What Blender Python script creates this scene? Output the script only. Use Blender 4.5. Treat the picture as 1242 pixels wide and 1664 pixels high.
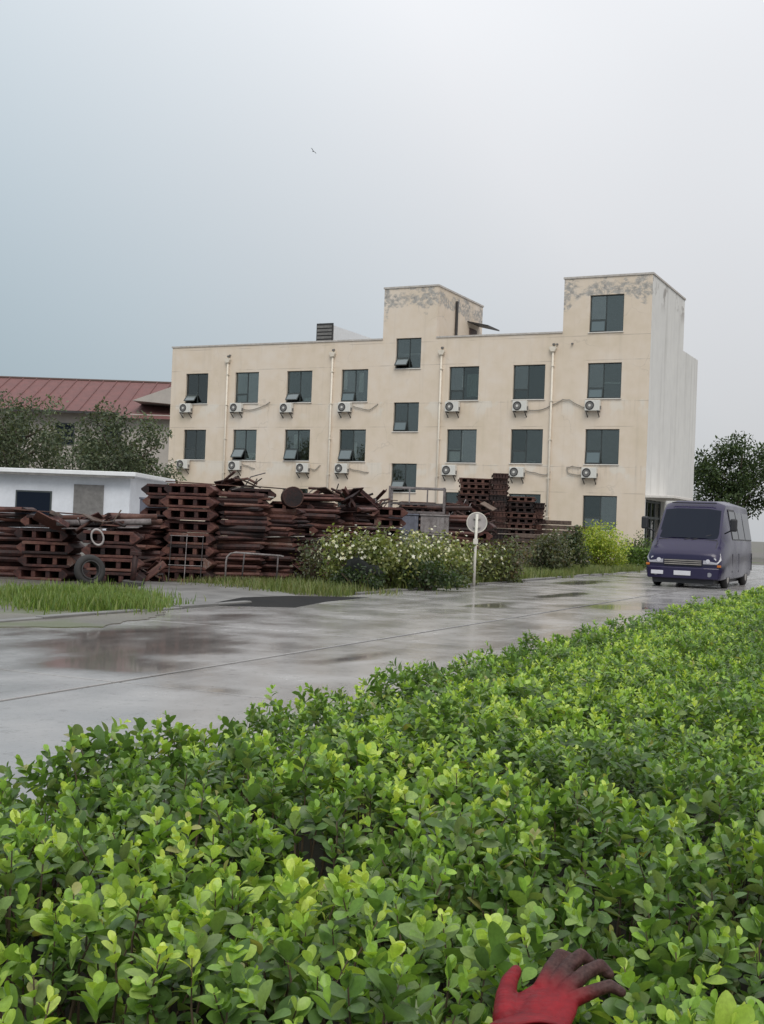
import bpy, bmesh, math, random
import numpy as np
from mathutils import Matrix, Vector, noise as mnoise

R = math.radians
rng = np.random.default_rng(7)
random.seed(7)
sc = bpy.context.scene
for o in list(bpy.data.objects):
    bpy.data.objects.remove(o)
C = sc.collection

# ------------------------------------------------------------------ camera
CAM_H = 1.35
cam_d = bpy.data.cameras.new('camera')
cam = bpy.data.objects.new('camera', cam_d)
C.objects.link(cam)
cam_d.sensor_fit = 'VERTICAL'
cam_d.sensor_height = 24.0
cam_d.lens = 24.0 * 1970 / 1664
cam_d.clip_start = 0.05
cam_d.clip_end = 4000
cam.matrix_world = (Matrix.Translation((0, 0, CAM_H)) @ Matrix.Rotation(R(90 + 0.67), 4, 'X')
                    @ Matrix.Rotation(R(2.2), 4, 'Z'))
sc.camera = cam

# ------------------------------------------------------------------ overcast sky, soft sun, exposure
SUN_EL, SUN_AZ = 50, 176          # azimuth clockwise from +Y: behind the camera
SKY_STRENGTH = 0.098
w = bpy.data.worlds.new('World')
sc.world = w
w.use_nodes = True
nt = w.node_tree
nt.nodes.clear()
N = nt.nodes.new
L = nt.links.new
out = N('ShaderNodeOutputWorld')
bg = N('ShaderNodeBackground')
bg.inputs['Strength'].default_value = SKY_STRENGTH
sky = N('ShaderNodeTexSky')
sky.sky_type = 'NISHITA'
sky.sun_disc = False
sky.sun_elevation = R(SUN_EL)
sky.sun_rotation = R(SUN_AZ)
sky.dust_density = 4
tc = N('ShaderNodeTexCoord')
sep = N('ShaderNodeSeparateXYZ')
L(tc.outputs['Generated'], sep.inputs[0])


def wmath(op, a, b=None, c=None, clamp=False):
    m = N('ShaderNodeMath')
    m.operation = op
    m.use_clamp = clamp
    for i, v in enumerate((a, b, c)):
        if v is None:
            continue
        if isinstance(v, (int, float)):
            m.inputs[i].default_value = v
        else:
            L(v, m.inputs[i])
    return m.outputs[0]


# overcast deck: brighter towards the zenith, bluer where the cloud is thin low on the left
elev = wmath('MAXIMUM', sep.outputs['Z'], 0.0)
deck = wmath('MULTIPLY_ADD', elev, 6.9, 5.8)
cn = N('ShaderNodeTexNoise')
cn.inputs['Scale'].default_value = 1.7
cn.inputs['Detail'].default_value = 3.0
cn.inputs['Roughness'].default_value = 0.45
L(tc.outputs['Generated'], cn.inputs['Vector'])
cl = wmath('MULTIPLY_ADD', cn.outputs[0], 0.36, 0.82)
deck = wmath('MULTIPLY', deck, cl)
thin = wmath('MULTIPLY_ADD', sep.outputs['X'], -1.6, 0.60)
thin = wmath('MULTIPLY_ADD', elev, -1.75, thin)
thin = wmath('MULTIPLY_ADD', cn.outputs[0], 0.5, thin)
thin = wmath('SUBTRACT', thin, 0.25, clamp=True)
tint = N('ShaderNodeMix')
tint.data_type = 'RGBA'
L(thin, tint.inputs['Factor'])
tint.inputs['A'].default_value = (1.0, 1.015, 1.045, 1)
tint.inputs['B'].default_value = (0.56, 0.71, 0.80, 1)
cloudc = N('ShaderNodeVectorMath')
cloudc.operation = 'SCALE'
L(tint.outputs['Result'], cloudc.inputs[0])
L(deck, cloudc.inputs['Scale'])
mixs = N('ShaderNodeMix')
mixs.data_type = 'RGBA'
mixs.inputs['Factor'].default_value = 0.92
L(sky.outputs[0], mixs.inputs['A'])
L(cloudc.outputs[0], mixs.inputs['B'])
L(mixs.outputs['Result'], bg.inputs['Color'])
L(bg.outputs[0], out.inputs[0])

sun_d = bpy.data.lights.new('sun', 'SUN')
sun_d.energy = 1.5
sun_d.angle = R(35)
sun_d.color = (1.0, 0.95, 0.88)
sun = bpy.data.objects.new('sun', sun_d)
C.objects.link(sun)
_d = Vector((math.sin(R(SUN_AZ)) * math.cos(R(SUN_EL)), math.cos(R(SUN_AZ)) * math.cos(R(SUN_EL)), math.sin(R(SUN_EL))))
sun.rotation_euler = _d.to_track_quat('Z', 'Y').to_euler()
sun.location = _d * 80

sc.view_settings.view_transform = 'Standard'
sc.view_settings.look = 'None'
sc.view_settings.exposure = 0.07
sc.view_settings.gamma = 1
sc.view_settings.use_curve_mapping = False
sc.render.engine = 'CYCLES'


# ------------------------------------------------------------------ helpers: materials
class NT:
    def __init__(self, name):
        self.m = bpy.data.materials.new(name)
        self.m.use_nodes = True
        self.t = self.m.node_tree
        self.b = self.t.nodes['Principled BSDF']
        self.o = self.t.nodes['Material Output']

    def n(self, kind, **kw):
        x = self.t.nodes.new(kind)
        for k, v in kw.items():
            setattr(x, k, v)
        return x

    def link(self, a, b):
        self.t.links.new(a, b)

    def put(self, sock, v):
        if isinstance(v, (int, float, tuple, list)):
            sock.default_value = v
        else:
            self.link(v, sock)

    def math(self, op, a, b=None, c=None, clamp=False):
        x = self.n('ShaderNodeMath', operation=op, use_clamp=clamp)
        for i, v in enumerate((a, b, c)):
            if v is not None:
                self.put(x.inputs[i], v)
        return x.outputs[0]

    def coord(self, kind='Object'):
        return self.n('ShaderNodeTexCoord').outputs[kind]

    def pos(self):
        return self.n('ShaderNodeNewGeometry').outputs['Position']

    def xyz(self, v):
        s = self.n('ShaderNodeSeparateXYZ')
        self.link(v, s.inputs[0])
        return s.outputs

    def noise(self, vec, scale, detail=4, rough=0.55, stretch=None):
        if stretch:
            mp = self.n('ShaderNodeMapping')
            mp.inputs['Scale'].default_value = stretch
            self.link(vec, mp.inputs['Vector'])
            vec = mp.outputs[0]
        x = self.n('ShaderNodeTexNoise')
        x.inputs['Scale'].default_value = scale
        x.inputs['Detail'].default_value = detail
        x.inputs['Roughness'].default_value = rough
        self.link(vec, x.inputs['Vector'])
        return x.outputs[0]

    def ramp(self, f, stops):
        x = self.n('ShaderNodeValToRGB')
        e = x.color_ramp.elements
        while len(e) < len(stops):
            e.new(0.5)
        for el, (p, c) in zip(e, stops):
            el.position = p
            el.color = (*c, 1) if len(c) == 3 else c
        self.link(f, x.inputs[0])
        return x.outputs[0]

    def step(self, f, a, b):
        x = self.n('ShaderNodeMapRange', interpolation_type='SMOOTHSTEP')
        self.put(x.inputs['Value'], f)
        x.inputs['From Min'].default_value = a
        x.inputs['From Max'].default_value = b
        return x.outputs[0]

    def mix(self, f, a, b, mode='MIX'):
        x = self.n('ShaderNodeMix', data_type='RGBA', blend_type=mode)
        self.put(x.inputs['Factor'], f)
        self.put(x.inputs['A'], (*a, 1) if isinstance(a, tuple) and len(a) == 3 else a)
        self.put(x.inputs['B'], (*b, 1) if isinstance(b, tuple) and len(b) == 3 else b)
        return x.outputs['Result']

    def bump(self, h, strength=0.3, dist=0.02):
        x = self.n('ShaderNodeBump')
        x.inputs['Strength'].default_value = strength
        x.inputs['Distance'].default_value = dist
        self.link(h, x.inputs['Height'])
        self.link(x.outputs[0], self.b.inputs['Normal'])

    def set(self, **kw):
        names = {'color': 'Base Color', 'rough': 'Roughness', 'metal': 'Metallic', 'spec': 'Specular IOR Level',
                 'coat': 'Coat Weight', 'ior': 'IOR', 'coat_rough': 'Coat Roughness'}
        for k, v in kw.items():
            if isinstance(v, tuple) and len(v) == 3:
                v = (*v, 1)
            self.put(self.b.inputs[names[k]], v)
        return self


MATS = {}


def simple(name, col, rough=0.6, var=0.18, scale=6, metal=0.0, spec=0.5, bump=0.1):
    """painted or plain surface with uneven tone, a little dirt and fine relief"""
    t = NT(name)
    v = t.coord()
    a = t.noise(v, scale, 5)
    b = t.noise(v, scale * 7, 3)
    f = t.math('MULTIPLY_ADD', b, 0.4, a)
    lo = tuple(c * (1 - var) for c in col)
    hi = tuple(min(1, c * (1 + var)) for c in col)
    t.set(color=t.ramp(f, [(0.45, lo), (0.95, hi)]), metal=metal, spec=spec,
          rough=t.math('MULTIPLY_ADD', a, 0.25, rough - 0.12))
    if bump:
        t.bump(b, bump, 0.01)
    MATS[name] = t.m
    return t.m


def rust(name, stops, scale=3.0):
    t = NT(name)
    oi = t.n('ShaderNodeObjectInfo')
    add = t.n('ShaderNodeVectorMath', operation='ADD')
    t.link(t.coord(), add.inputs[0])
    sc_ = t.n('ShaderNodeVectorMath', operation='SCALE')
    cmb = t.n('ShaderNodeCombineXYZ')
    for i in range(3):
        t.link(oi.outputs['Random'], cmb.inputs[i])
    t.link(cmb.outputs[0], sc_.inputs[0])
    sc_.inputs['Scale'].default_value = 37
    t.link(sc_.outputs[0], add.inputs[1])
    v = add.outputs[0]
    a = t.noise(v, scale, 6, 0.65)
    b = t.noise(v, scale * 9, 4, 0.6)
    f = t.math('MULTIPLY_ADD', t.math('SUBTRACT', b, 0.5), 0.5, a)
    f = t.math('ADD', f, t.math('MULTIPLY', t.math('SUBTRACT', oi.outputs['Random'], 0.5), 0.46))
    t.set(color=t.ramp(f, stops), rough=t.math('MULTIPLY_ADD', b, 0.5, 0.4), spec=0.35)
    t.bump(b, 0.6, 0.012)
    MATS[name] = t.m
    return t.m


def leafmat(name, rough=0.42, spec=0.45, trans=0.35):
    """leaf colour comes from the leaf's own colour attribute; part of the light passes through"""
    t = NT(name)
    at = t.n('ShaderNodeAttribute', attribute_name='Col')
    nz = t.noise(t.pos(), 130, 4, .7)
    col = t.mix(0.5, at.outputs['Color'], t.ramp(nz, [(0.3, (0.6, 0.6, 0.6)), (0.7, (1.25, 1.25, 1.2))]), 'MULTIPLY')
    t.set(color=col, rough=rough, spec=spec)
    tr = t.n('ShaderNodeBsdfTranslucent')
    warm = t.mix(1.0, col, (1.35, 1.3, 0.55), 'MULTIPLY')
    t.link(warm, tr.inputs['Color'])
    mx = t.n('ShaderNodeMixShader')
    mx.inputs[0].default_value = trans
    t.link(t.b.outputs[0], mx.inputs[1])
    t.link(tr.outputs[0], mx.inputs[2])
    t.link(mx.outputs[0], t.o.inputs[0])
    MATS[name] = t.m
    return t.m


# ------------------------------------------------------------------ helpers: meshes and things
class MB:
    def __init__(self):
        self.v = []
        self.f = []

    def add(self, vs, fs, mat=None):
        k = len(self.v)
        self.v += [tuple(mat @ Vector(p)) for p in vs] if mat is not None else [tuple(p) for p in vs]
        self.f += [tuple(i + k for i in f) for f in fs]
        return self

    def box(self, x0, y0, z0, x1, y1, z1, mat=None):
        vs = [(x0, y0, z0), (x1, y0, z0), (x1, y1, z0), (x0, y1, z0), (x0, y0, z1), (x1, y0, z1), (x1, y1, z1), (x0, y1, z1)]
        fs = [(0, 3, 2, 1), (4, 5, 6, 7), (0, 1, 5, 4), (1, 2, 6, 5), (2, 3, 7, 6), (3, 0, 4, 7)]
        return self.add(vs, fs, mat)

    def prism(self, prof, y0, y1, axis='y', mat=None):
        n = len(prof)
        if axis == 'y':
            a = [(p[0], y0, p[1]) for p in prof]
            b = [(p[0], y1, p[1]) for p in prof]
        elif axis == 'x':
            a = [(y0, p[0], p[1]) for p in prof]
            b = [(y1, p[0], p[1]) for p in prof]
        else:
            a = [(p[0], p[1], y0) for p in prof]
            b = [(p[0], p[1], y1) for p in prof]
        fs = [tuple(range(n)), tuple(reversed(range(n, 2 * n)))]
        fs += [(i, i + n, (i + 1) % n + n, (i + 1) % n) for i in range(n)]
        return self.add(a + b, fs, mat)

    def tube(self, pts, r, sides=8, caps=True):
        pts = [Vector(p) for p in pts]
        rs = r if isinstance(r, (list, tuple)) else [r] * len(pts)
        k = len(self.v)
        up = Vector((0.13, 0.21, 0.97))
        for i, p in enumerate(pts):
            t = (pts[min(i + 1, len(pts) - 1)] - pts[max(i - 1, 0)]).normalized()
            if abs(t.dot(up)) > 0.95:
                up = Vector((0.9, 0.3, 0.1))
            a = t.cross(up).normalized()
            b = t.cross(a)
            for j in range(sides):
                th = 2 * math.pi * j / sides
                self.v.append(tuple(p + (a * math.cos(th) + b * math.sin(th)) * rs[i]))
        for i in range(len(pts) - 1):
            for j in range(sides):
                j2 = (j + 1) % sides
                self.f.append((k + i * sides + j, k + i * sides + j2, k + (i + 1) * sides + j2, k + (i + 1) * sides + j))
        if caps:
            self.f.append(tuple(k + j for j in reversed(range(sides))))
            e = k + (len(pts) - 1) * sides
            self.f.append(tuple(e + j for j in range(sides)))
        return self

    def disc(self, c, r, axis, depth, sides=24):
        a = Vector(axis).normalized() * depth / 2
        c = Vector(c)
        return self.tube([c - a, c + a], r, sides)

    def torus(self, c, R_, r, rot=None, n=28, m=8, sx=1, sz=1):
        pts = []
        k = len(self.v)
        rot = rot or Matrix.Identity(3)
        for i in range(n):
            a = 2 * math.pi * i / n
            for j in range(m):
                b = 2 * math.pi * j / m
                p = Vector(((R_ + r * math.cos(b)) * math.cos(a) * sx, r * math.sin(b), (R_ + r * math.cos(b)) * math.sin(a) * sz))
                self.v.append(tuple(rot @ p + Vector(c)))
        for i in range(n):
            for j in range(m):
                i2, j2 = (i + 1) % n, (j + 1) % m
                self.f.append((k + i * m + j, k + i2 * m + j, k + i2 * m + j2, k + i * m + j2))
        return self

    def build(self, name, mat, parent=None, smooth=False, bevel=0.0, loc=None, rot=None):
        me = bpy.data.meshes.new(name)
        me.from_pydata(self.v, [], self.f)
        bm = bmesh.new()
        bm.from_mesh(me)
        bmesh.ops.recalc_face_normals(bm, faces=bm.faces)
        bm.to_mesh(me)
        bm.free()
        me.materials.append(MATS[mat] if isinstance(mat, str) else mat)
        if smooth:
            me.polygons.foreach_set('use_smooth', [True] * len(me.polygons))
        o = bpy.data.objects.new(name, me)
        C.objects.link(o)
        if parent:
            o.parent = parent
        if loc is not None:
            o.location = loc
        if rot is not None:
            o.rotation_euler = rot
        if bevel:
            b = o.modifiers.new('bevel', 'BEVEL')
            b.width = bevel
            b.segments = 2
            b.limit_method = 'ANGLE'
        return o


def empty(name, loc=(0, 0, 0), rz=0.0, rot=None):
    o = bpy.data.objects.new(name, None)
    C.objects.link(o)
    o.location = loc
    o.rotation_euler = rot if rot else (0, 0, rz)
    o.empty_display_size = 0.2
    return o


def tag(o, label=None, cat=None, group=None, kind=None):
    if label:
        o['label'] = label
    if cat:
        o['category'] = cat
    if group:
        o['group'] = group
    if kind:
        o['kind'] = kind
    return o


def copy_tree(o, parent=None):
    c = o.copy()
    C.objects.link(c)
    c.parent = parent
    for ch in [x for x in o.children]:
        copy_tree(ch, c)
    return c


ORD = ['', 'first', 'second', 'third', 'fourth', 'fifth', 'sixth', 'seventh', 'eighth', 'ninth', 'tenth', 'eleventh', 'twelfth',
       'thirteenth', 'fourteenth', 'fifteenth', 'sixteenth', 'seventeenth', 'eighteenth', 'nineteenth', 'twentieth']


def npmesh(name, V, Fq, col, mat, parent=None, smooth=True):
    """V (n,3), Fq (m,k) faces of equal size, col (n,3) point colours -> one mesh object"""
    me = bpy.data.meshes.new(name)
    n, (m, k) = len(V), Fq.shape
    me.vertices.add(n)
    me.vertices.foreach_set('co', V.astype(np.float32).ravel())
    me.loops.add(m * k)
    me.loops.foreach_set('vertex_index', Fq.astype(np.int32).ravel())
    me.polygons.add(m)
    me.polygons.foreach_set('loop_start', np.arange(0, m * k, k, dtype=np.int32))
    me.polygons.foreach_set('loop_total', np.full(m, k, dtype=np.int32))
    me.polygons.foreach_set('use_smooth', np.full(m, smooth, dtype=bool))
    if col is not None:
        a = me.color_attributes.new('Col', 'FLOAT_COLOR', 'POINT')
        c4 = np.ones((n, 4), np.float32)
        c4[:, :3] = col
        a.data.foreach_set('color', c4.ravel())
    me.update()
    me.validate()
    me.materials.append(MATS[mat])
    o = bpy.data.objects.new(name, me)
    C.objects.link(o)
    if parent:
        o.parent = parent
    return o


def leaf_template(sections, width, fold=0.22, curl=0.25):
    """leaf lying along +Y from the origin, unit length, face towards +Z"""
    V, F = [], []
    for t, wd in sections:
        z = -curl * t * t
        hw = width * wd / 2
        V += [(-hw, t, z + fold * hw), (0, t, z), (hw, t, z + fold * hw)]
    for i in range(len(sections) - 1):
        a = i * 3
        F += [(a, a + 1, a + 4, a + 3), (a + 1, a + 2, a + 5, a + 4)]
    return np.array(V), np.array(F)


LEAF_HI = leaf_template([(0, .06), (.14, .38), (.36, .82), (.6, 1.0), (.8, .86), (.93, .52), (1.0, .12)], 0.68)
LEAF_HI2 = leaf_template([(0, .06), (.16, .45), (.4, .88), (.62, 1.0), (.82, .80), (.94, .45), (1.0, .10)], 0.62, fold=.5, curl=-.12)
LEAF_LO = leaf_template([(0, .10), (.45, .95), (.8, .8), (1.0, .12)], 0.58)
LEAF_TINY = leaf_template([(0, .15), (.5, 1.0), (1.0, .15)], 0.55)


def basis(dirs, ups):
    """rotation matrices whose Y is dirs and whose Z is as near ups as it gets"""
    y = dirs / np.linalg.norm(dirs, axis=1, keepdims=True)
    x = np.cross(y, ups)
    x /= np.maximum(np.linalg.norm(x, axis=1, keepdims=True), 1e-6)
    z = np.cross(x, y)
    return np.stack([x, y, z], axis=2)


def leaves_mesh(name, tmpl, P, B, S, colr, mat, parent=None):
    TV, TF = tmpl
    k = len(TV)
    V = np.einsum('nij,kj->nki', B, TV) * S[:, None, None] + P[:, None, :]
    Fx = TF[None] + (np.arange(len(P)) * k)[:, None, None]
    col = np.repeat(colr, k, axis=0)
    return npmesh(name, V.reshape(-1, 3), Fx.reshape(-1, 4), col, mat, parent)


def pick(palette, n):
    pal = np.array(palette)
    i = rng.integers(0, len(pal), n)
    j = rng.integers(0, len(pal), n)
    f = rng.random((n, 1)) * 0.5
    c = pal[i] * (1 - f) + pal[j] * f
    return c * (0.8 + 0.4 * rng.random((n, 1)))


def unit(n):
    v = rng.normal(size=(n, 3))
    return v / np.linalg.norm(v, axis=1, keepdims=True)


# ------------------------------------------------------------------ materials
rust('rust', [(0.18, (0.012, 0.008, 0.009)), (0.38, (0.034, 0.015, 0.014)), (0.55, (0.080, 0.031, 0.026)), (0.70, (0.125, 0.054, 0.041)), (0.82, (0.14, 0.080, 0.062)), (0.95, (0.20, 0.16, 0.15))])
rust('rust_dark', [(0.25, (0.012, 0.008, 0.008)), (0.5, (0.045, 0.021, 0.017)), (0.75, (0.10, 0.046, 0.034)), (0.95, (0.16, 0.09, 0.07))])
rust('old_timber', [(0.25, (0.03, 0.022, 0.018)), (0.5, (0.085, 0.058, 0.046)), (0.8, (0.17, 0.13, 0.105))], 5)
rust('rust_grey', [(0.25, (0.05, 0.045, 0.045)), (0.5, (0.15, 0.13, 0.13)), (0.75, (0.27, 0.25, 0.25))], 4)
simple('pale_metal', (0.30, 0.28, 0.26), 0.5, 0.3)
simple('blue_grey', (0.13, 0.14, 0.18), 0.6, 0.35)
simple('ac_white', (0.62, 0.61, 0.57), 0.45, 0.10)
simple('dark_metal', (0.035, 0.033, 0.033), 0.5, 0.3)
simple('mid_metal', (0.16, 0.155, 0.15), 0.5, 0.3)
simple('pipe_cream', (0.66, 0.60, 0.51), 0.5, 0.1)
simple('cable_grey', (0.26, 0.24, 0.21), 0.6, 0.2)
simple('frame_dark', (0.045, 0.055, 0.055), 0.4, 0.2)
simple('curtain', (0.70, 0.73, 0.71), 0.9, 0.15)
simple('room', (0.11, 0.11, 0.105), 0.9, 0.3, scale=1.2)
simple('sill_pale', (0.64, 0.61, 0.57), 0.7, 0.12)
simple('coping_pale', (0.46, 0.43, 0.40), 0.8, 0.2)
simple('white_wall', (0.63, 0.66, 0.71), 0.6, 0.12, scale=1.2)
simple('white_sheet', (0.74, 0.76, 0.78), 0.45, 0.06)
simple('roof_grey', (0.30, 0.30, 0.30), 0.8, 0.2)
simple('tile_red', (0.150, 0.066, 0.062), 0.7, 0.2, scale=1.5)
simple('far_wall', (0.40, 0.37, 0.34), 0.8, 0.12, scale=1.0)
simple('rubber', (0.022, 0.021, 0.021), 0.75, 0.3)
simple('hollow_shade', (0.013, 0.015, 0.014), 0.85, 0.4, spec=0.15)  # near black: shade of the hollow under the bushes, put into the colour
simple('sign_back', (0.36, 0.335, 0.33), 0.55, 0.15)
simple('pole_white', (0.60, 0.58, 0.52), 0.5, 0.12)
simple('brown_door', (0.075, 0.042, 0.034), 0.6, 0.25)
simple('bark', (0.075, 0.058, 0.045), 0.9, 0.35, scale=9)
simple('stem_green', (0.075, 0.095, 0.035), 0.7, 0.3)
simple('stem_brown', (0.085, 0.06, 0.038), 0.8, 0.3)
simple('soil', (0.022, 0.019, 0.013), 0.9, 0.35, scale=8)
simple('bird_dark', (0.05, 0.05, 0.055), 0.8, 0.2)
simple('bus_paint', (0.020, 0.016, 0.050), 0.24, 0.06, scale=1.5, bump=0)
simple('bus_white', (0.60, 0.60, 0.64), 0.35, 0.05, bump=0)
simple('bus_black', (0.02, 0.02, 0.024), 0.5, 0.2)
simple('petal_amber', (0.45, 0.14, 0.02), 0.3, 0.08)
leafmat('leaf', 0.32, 0.42, 0.38)
leafmat('leaf_far', 0.55, 0.3, 0.3)
leafmat('grass_blade', 0.5, 0.35, 0.35)

t = NT('glass')                       # tinted pane: reflects the sky, lets part of the room show through
gl = t.n('ShaderNodeBsdfGlossy')
gl.inputs['Roughness'].default_value = 0.03
gl.inputs['Color'].default_value = (1.0, 0.98, 0.93, 1)
tr = t.n('ShaderNodeBsdfTransparent')
tr.inputs['Color'].default_value = (0.80, 0.84, 0.83, 1)
fr = t.n('ShaderNodeFresnel')
fr.inputs['IOR'].default_value = 1.75
mx = t.n('ShaderNodeMixShader')
oi_ = t.n('ShaderNodeObjectInfo')
t.link(t.math('ADD', fr.outputs[0], t.math('MULTIPLY_ADD', oi_.outputs['Random'], 0.075, 0.02)), mx.inputs[0])
tc_ = t.ramp(oi_.outputs['Random'], [(0.0, (0.62, 0.68, 0.67)), (1.0, (0.90, 0.92, 0.90))])
t.link(tc_, tr.inputs['Color'])
t.link(tr.outputs[0], mx.inputs[1])
t.link(gl.outputs[0], mx.inputs[2])
t.link(mx.outputs[0], t.o.inputs[0])
MATS['glass'] = t.m

t = NT('car_glass')
t.set(color=(0.008, 0.012, 0.022), rough=0.06, spec=0.16)
MATS['car_glass'] = t.m
t = NT('lamp_glass')
t.set(color=(0.24, 0.24, 0.27), rough=0.15, spec=0.6, coat=0.4)
MATS['lamp_glass'] = t.m

# beige rendered facade: hairline joints, streaks, and grey peeled patches on the roof towers
t = NT('facade')
v = t.coord()
x_, y_, z_ = t.xyz(v)
big = t.noise(v, 0.22, 3)
med = t.noise(v, 1.6, 5)
fine = t.noise(v, 26, 4)
streak = t.noise(v, 1.0, 5, 0.6, stretch=(2.6, 2.6, 0.12))
col = t.ramp(t.math('MULTIPLY_ADD', t.math('SUBTRACT', med, 0.5), 0.7, big),
             [(0.26, (0.615, 0.525, 0.41)), (0.5, (0.67, 0.575, 0.47)), (0.74, (0.70, 0.62, 0.535))])
dirt = t.math('MULTIPLY', t.step(streak, 0.52, 0.78), 0.24)
col = t.mix(dirt, col, (0.43, 0.375, 0.30))
# rain runs below the sills and pale touched-up plaster beside them
runs = t.noise(v, 1.0, 4, 0.6, stretch=(7.0, 7.0, 0.25))
below = None
for zs_ in (8.57, 5.05):
    d_ = t.math('SUBTRACT', zs_, z_)
    m_ = t.math('MULTIPLY', t.step(d_, -0.02, 0.04), t.math('SUBTRACT', 1.0, t.step(d_, 0.3, 1.25)))
    below = m_ if below is None else t.math('MAXIMUM', below, m_)
col = t.mix(t.math('MULTIPLY', t.math('MULTIPLY', below, t.step(runs, 0.50, 0.68)), 0.26), col, (0.36, 0.31, 0.255))
patch = t.math('MULTIPLY', below, t.step(t.noise(v, 0.75, 2), 0.52, 0.60))
col = t.mix(t.math('MULTIPLY', patch, 0.45), col, (0.70, 0.68, 0.63))
crk = t.n('ShaderNodeTexVoronoi', feature='DISTANCE_TO_EDGE')
crk.inputs['Scale'].default_value = 0.33
wv = t.n('ShaderNodeVectorMath', operation='ADD')
t.link(v, wv.inputs[0])
nv3 = t.n('ShaderNodeTexNoise')
nv3.inputs['Scale'].default_value = 1.3
nv3.inputs['Detail'].default_value = 5
t.link(v, nv3.inputs['Vector'])
t.link(nv3.outputs['Color'], wv.inputs[1])
t.link(wv.outputs[0], crk.inputs['Vector'])
ck = t.math('MULTIPLY', t.math('SUBTRACT', 1.0, t.step(crk.outputs['Distance'], 0.002, 0.010)), t.step(t.noise(v, 0.35, 3), 0.50, 0.60))
col = t.mix(t.math('MULTIPLY', ck, 0.22), col, (0.30, 0.26, 0.21))
line = None
for zz in (3.56, 4.95, 7.12, 8.48, 10.68, 12.0):
    d = t.math('ABSOLUTE', t.math('SUBTRACT', z_, zz))
    m = t.math('SUBTRACT', 1.0, t.step(d, 0.012, 0.03))
    line = m if line is None else t.math('MAXIMUM', line, m)
line = t.math('MULTIPLY', line, t.step(t.noise(v, 0.6, 3), 0.42, 0.62))
col = t.mix(t.math('MULTIPLY', line, 0.5), col, (0.33, 0.28, 0.23))
up = t.step(z_, 12.35, 14.7)
peel = t.math('MULTIPLY_ADD', up, 0.30, t.noise(v, 0.85, 6, 0.62, stretch=(1, 1, 1.5)))
band = t.math('SUBTRACT', 1.0, t.step(t.math('ABSOLUTE', t.math('SUBTRACT', z_, 14.42)), 0.12, 0.62))
edge = t.math('SUBTRACT', 1.0, t.step(t.math('ABSOLUTE', t.math('ADD', x_, 1.05)), 0.1, 0.6))
edge2 = t.math('SUBTRACT', 1.0, t.step(t.math('ABSOLUTE', t.math('ADD', x_, 13.55)), 0.1, 0.45))
edge3 = t.math('SUBTRACT', 1.0, t.step(t.math('ABSOLUTE', t.math('ADD', x_, 5.2)), 0.05, 0.35))
edge4 = t.math('SUBTRACT', 1.0, t.step(t.math('ABSOLUTE', t.math('ADD', x_, 16.1)), 0.05, 0.3))
em = t.math('MAXIMUM', t.math('MAXIMUM', edge, edge2), t.math('MAXIMUM', edge3, edge4))
em = t.math('MULTIPLY', em, t.step(z_, 12.0, 12.6))
peel = t.math('ADD', peel, t.math('MULTIPLY', band, 0.15))
peel = t.math('ADD', peel, t.math('MULTIPLY', em, 0.16))
pm = t.math('MULTIPLY', t.math('MULTIPLY', t.step(peel, 0.80, 0.92), t.step(z_, 12.3, 12.5)), t.step(t.noise(v, 3.2, 5, 0.7, stretch=(1.0, 1.0, 1.3)), 0.38, 0.56))
pc = t.ramp(t.noise(v, 5, 5), [(0.3, (0.25, 0.24, 0.225)), (0.7, (0.47, 0.45, 0.42))])
col = t.mix(pm, col, pc)
t.set(color=col, rough=0.85, spec=0.25)
t.bump(t.math('MULTIPLY_ADD', pm, -1.5, fine), 0.25, 0.012)
MATS['facade'] = t.m

t = NT('side_render')                 # paler grey render of the end wall
v = t.coord()
col = t.ramp(t.math('MULTIPLY_ADD', t.noise(v, 1.5, 5), 0.5, t.math('MULTIPLY', t.noise(v, 0.2, 3), 0.5)),
             [(0.3, (0.62, 0.615, 0.595)), (0.7, (0.72, 0.715, 0.69))])
st = t.step(t.noise(v, 1.0, 5, 0.6, stretch=(2.5, 2.5, 0.12)), 0.5, 0.8)
x_, y_, z_ = t.xyz(v)
pk = t.math('MULTIPLY', t.step(t.noise(v, 0.9, 6), 0.5, 0.62), t.step(z_, 13.3, 14.8))
col = t.mix(t.math('MULTIPLY', st, 0.45), col, (0.34, 0.325, 0.30))
t.set(color=t.mix(pk, col, (0.30, 0.28, 0.26)), rough=0.85, spec=0.25)
t.bump(t.noise(v, 24, 4), 0.25, 0.012)
MATS['side_render'] = t.m

POOLS = [(-6.58, 8.75, 0.85, 0.7), (-5.03, 8.03, 0.55, 0.45), (-5.26, 10.9, 0.3, 1.4), (-7.93, 18.59, 0.5, 1.4), (-7.24, 20.45, 0.4, 1.5), (-7.37, 25.24, 0.4, 2.0), (-8.9, 14.5, 0.4, 1.2), (-8.85, 32.26, 0.6, 2.5)]   # low spots where rain water stands, in the road's own axes
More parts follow.
